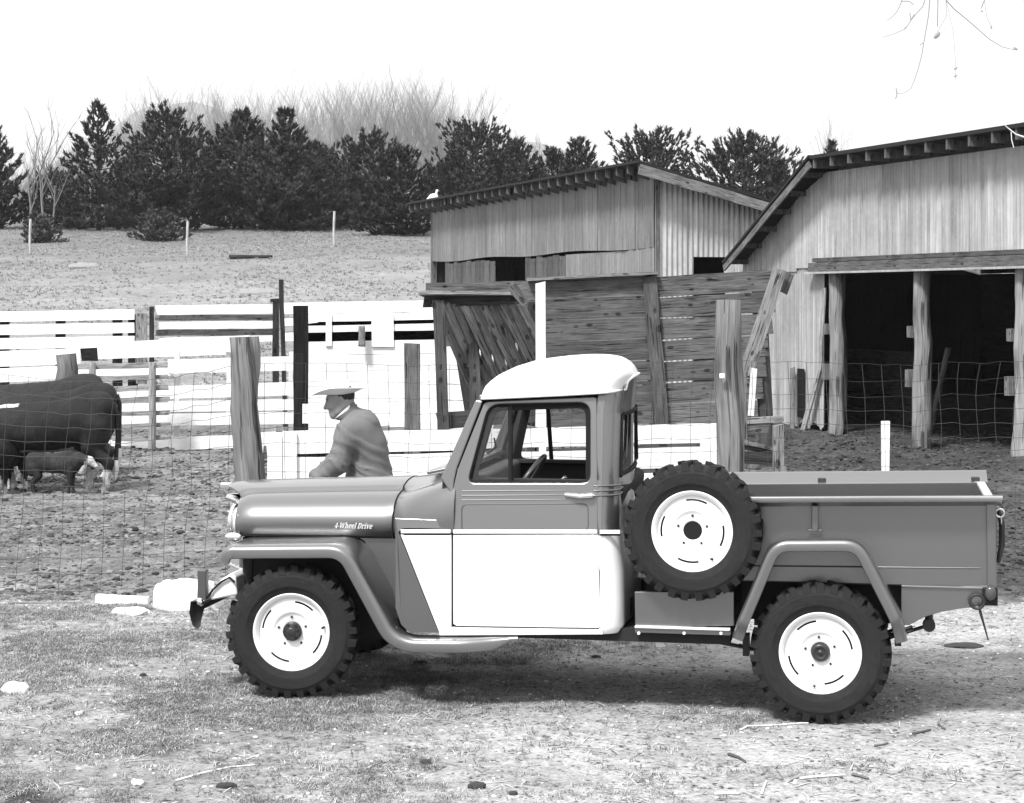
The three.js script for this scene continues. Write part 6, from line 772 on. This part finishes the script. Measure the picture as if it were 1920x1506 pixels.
// ---------------------------------------------------------------- stones, boards and bits on the ground
function stone(name, label, cat, px, py, D, rx, ry, rz, v, seed, o = {}) { const b = at(px, py, D), y = gy(b.x, -D), t = thing(name, label, cat, V(b.x, y, -D), o.group), g = new THREE.IcosahedronGeometry(1, 4), p = g.attributes.position; for (let i = 0; i < p.count; i++) { const x = p.getX(i), yy = p.getY(i), z = p.getZ(i), k = (0.78 + 0.34 * fbm(x * 1.5 + 9, yy * 1.5 + z * 1.3 + 9, seed, 3)) * (0.8 + 0.4 * fbm(x * 4 + 9, yy * 4 + z * 3 + 9, seed + 1, 3)), sq = (q) => Math.sign(q) * Math.pow(Math.abs(q), o.sq ?? 0.8); p.setXYZ(i, sq(x) * k * rx, Math.max(-ry * 0.4, sq(yy) * k * ry) + ry * 0.3, sq(z) * k * rz); } const h = mergeVertices((() => { g.deleteAttribute('normal'); g.deleteAttribute('uv'); return g; })(), 1e-4); h.computeVertexNormals(); t.rotation.y = o.turn ?? 0; part(t, o.part ?? 'rock', planarUV(h, 1.5), M(v, { map: tRock, bumpMap: tRock, bumpScale: 0.006, roughness: 0.9 })); return t; }
stone('boulder', 'large white boulder at the foot of the wire fence before the bumper', 'boulder', 352, 1135, 14.35, 0.27, 0.17, 0.2, 0.86, 901, { sq: 0.62 });
stone('white_stone', 'smooth white stone in the left foreground', 'stone', 27, 1302, 11.3, 0.088, 0.045, 0.06, 0.8, 902, { turn: 0.2 });
stone('flat_stone', 'flat white slab lying before the fence, the lower one of two', 'slab', 244, 1154, 14.05, 0.155, 0.035, 0.09, 0.84, 903);
stone('dark_clod', 'dark lump of earth on the drive below the truck door', 'clod', 893, 1477, 9.12, 0.045, 0.022, 0.03, 0.05, 904); stone('dark_clod', 'dark flat clod in the left foreground near the bottom edge', 'clod', 425, 1476, 9.14, 0.05, 0.016, 0.03, 0.045, 905); stone('dark_clod', 'small dark clod on the grass left of the front wheel', 'clod', 268, 1273, 11.75, 0.022, 0.014, 0.018, 0.05, 906); stone('dark_clod', 'dark clod under the running board beside the front wheel', 'clod', 787, 1246, 12.2, 0.05, 0.018, 0.03, 0.04, 907); stone('dark_clod', 'pair of dark crumbs on the drive below the front of the door', 'clod', 797, 1432, 9.6, 0.03, 0.018, 0.03, 0.05, 908); stone('white_stone', 'small white chip with a dark side in the left foreground', 'stone', 258, 1468, 9.2, 0.03, 0.018, 0.02, 0.75, 909); stone('white_stone', 'tiny white chip on the grass at the lower left', 'stone', 147, 1345, 10.66, 0.022, 0.012, 0.016, 0.75, 910);
stone('dark_clod', 'small dark clod on the drive near the bottom centre', 'clod', 962, 1490, 9.0, 0.02, 0.012, 0.018, 0.05, 911);
stone('dark_flat_patch', 'thin dark flat patch on the ground behind the truck', 'dark_patch', 1808, 1211, 12.85, 0.125, 0.014, 0.09, 0.05, 912); stone('dark_clod', 'dark clod in the shade line under the middle of the truck', 'clod', 1117, 1233, 12.45, 0.03, 0.014, 0.02, 0.05, 913);  // the wide flat one is a thin dark patch laid on the ground
{ const D = 14.45, t = thing('white_slab', 'long white board end lying at the fence foot left of the boulder', 'board', at(228, 1132, D).setY(0.02)), g = extr([[-0.2, 0.02], [0.19, 0.0], [0.2, -0.045], [0.06, -0.075], [-0.04, -0.09], [-0.09, -0.06], [-0.2, -0.035]].map((q) => [q[0], q[1] + 0.05]), 0.1, 0.006); part(t, 'board', g, white(0.84));
  const stick = (label, pts, r, v) => { const q = pts.map(([px, py]) => { const D2 = F * H / (py - YH), w = at(px, py, D2); w.y = gy(w.x, w.z) + r * 0.8; return w; }), s = thing('twig', label, 'twig', q[0].clone()); wpart(s, 'stick', tube(q, q.map((_, i) => r * (1 - 0.5 * i / q.length)), 6), M(v)); };
  stick('long pale straw lying in the left foreground, running toward the bumper', [[330, 1466], [380, 1452], [430, 1441], [478, 1437]], 0.006, 0.6); stick('pale crooked twig in front of the rear wheel', [[1388, 1370], [1402, 1363], [1440, 1361], [1500, 1357], [1516, 1357]], 0.007, 0.62); stick('dark twig on the sandy drive at the lower right', [[1712, 1378], [1735, 1374], [1745, 1371]], 0.008, 0.08); stick('small forked brown twig at the far right of the drive', [[1760, 1360], [1766, 1366], [1772, 1370]], 0.008, 0.12); stick('dark bent twig below the spare wheel at the bottom edge', [[1366, 1418], [1385, 1424], [1398, 1432]], 0.009, 0.07); stick('pale strip of bark below the rear wheel', [[1500, 1463], [1530, 1460], [1562, 1458], [1582, 1457]], 0.008, 0.55); stick('brown bark sliver right of the pale strip', [[1598, 1456], [1614, 1459], [1628, 1463]], 0.009, 0.12); stick('short upright curl of straw near the bottom edge', [[1428, 1490], [1432, 1478], [1437, 1466]], 0.007, 0.6); stick('pale straw near the bottom centre of the drive', [[1340, 1491], [1362, 1489], [1386, 1490]], 0.009, 0.65); stick('thin dark twig on the drive right of the rear wheel', [[1640, 1400], [1652, 1398], [1665, 1395]], 0.006, 0.1);
}
{ // the tree whose bare twigs hang into the upper right corner; it stands outside the frame
  const D = 9.6, bx = 3.6, y = gy(bx, -D), t = thing('overhanging_tree', 'bare twigs with a few withered leaves hanging into the sky at the upper right', 'tree', V(bx, y, -D)), bark = M(0.12, { map: tWood, bumpMap: tWoodB, bumpScale: 0.01 }), q = (px, py, d = 0) => at(px, py, D + d);
  wpart(t, 'trunk', tube([V(bx, y - 0.2, -D), V(bx + 0.06, 1.6, -D - 0.05), V(bx + 0.02, 3.2, -D), V(bx + 0.1, 5.2, -D)], [0.2, 0.16, 0.13, 0.09], 14, { rough: 0.1 }), bark);
  const hub = V(bx + 0.04, 3.9, -D), cr = V(2.6, 4.25, -D), tw = q(1745, -30), m2 = M(0.3);
  wpart(t, 'limb', tube([hub, cr, q(1860, -60), tw, q(1690, -14)], [0.045, 0.03, 0.018, 0.011, 0.006], 8), bark);
  const tws = [[[1692, -10], [1690, 4], [1682, 22], [1672, 32], [1663, 39]], [[1690, 2], [1704, 2], [1714, 9]], [[1745, -30], [1730, 12], [1716, 28], [1708, 38], [1702, 48], [1697, 54], [1680, 62], [1655, 70]], [[1745, -30], [1743, 4], [1741, 28], [1737, 52], [1732, 80], [1728, 105], [1722, 128], [1714, 152], [1708, 166], [1696, 174], [1682, 176]], [[1732, 80], [1725, 84]], [[1682, 176], [1680, 164]], [[1682, 176], [1679, 186]], [[1772, -40], [1774, 0], [1788, 16], [1815, 38], [1840, 60], [1856, 74], [1880, 88], [1900, 93], [1908, 90]], [[1860, -60], [1846, 0], [1840, 16]], [[1708, 38], [1706, 24]], [[1709, 37], [1714, 26]], [[1759, -30], [1758, 50]]];
  tws.forEach((l, i) => wpart(t, 'twig', tube(l.map(([a, b]) => q(a, b, 0.1 * (i % 3) - 0.1)), l.map((_, k) => 0.0036 * (1 - 0.55 * k / l.length)), 5), m2));
  for (const [px, py, s] of [[1757, 66, 2.2], [1904, 91, 1.3], [1859, 51, 1], [1841, 21, 0.8], [1792, 128, 1.1], [1792, 142, 1.0], [1698, 52, 0.9]]) { const g = new THREE.SphereGeometry(0.012 * s, 8, 6), c = q(px, py, 0); g.scale(0.45, 0.85, 0.3); g.rotateZ(px * 1.7); g.translate(c.x, c.y, c.z); wpart(t, 'withered_leaf', g, M(0.3)); }
  wpart(t, 'twig', tube([[1758, 60], [1775, 30], [1772, -40]].map(([a, b]) => q(a, b)), 0.0016, 4), m2); wpart(t, 'twig', tube([[1792, 150], [1792, 122], [1788, 60], [1774, 0]].map(([a, b]) => q(a, b)), 0.0012, 4), m2); wpart(t, 'twig', tube([[1859, 51], [1850, 30], [1846, 0]].map(([a, b]) => q(a, b)), 0.0014, 4), m2); wpart(t, 'twig', tube([[1945, 150], [1950, 262], [1920, 257], [1905, 252], [1890, 240], [1880, 231]].map(([a, b]) => q(a, b)), [0.012, 0.008, 0.005, 0.004, 0.003, 0.002], 6), M(0.6)); wpart(t, 'twig', tube([[1896, 247], [1897, 262], [1901, 277]].map(([a, b]) => q(a, b)), 0.0025, 5), M(0.7)); wpart(t, 'limb', tube([hub, V(2.85, 3.7, -D), q(1945, 150)], [0.03, 0.02, 0.012], 7), bark);
}
scene.traverse((o) => { if (o.isMesh) { o.castShadow = true; o.receiveShadow = true; } });
renderer.render(scene, camera);
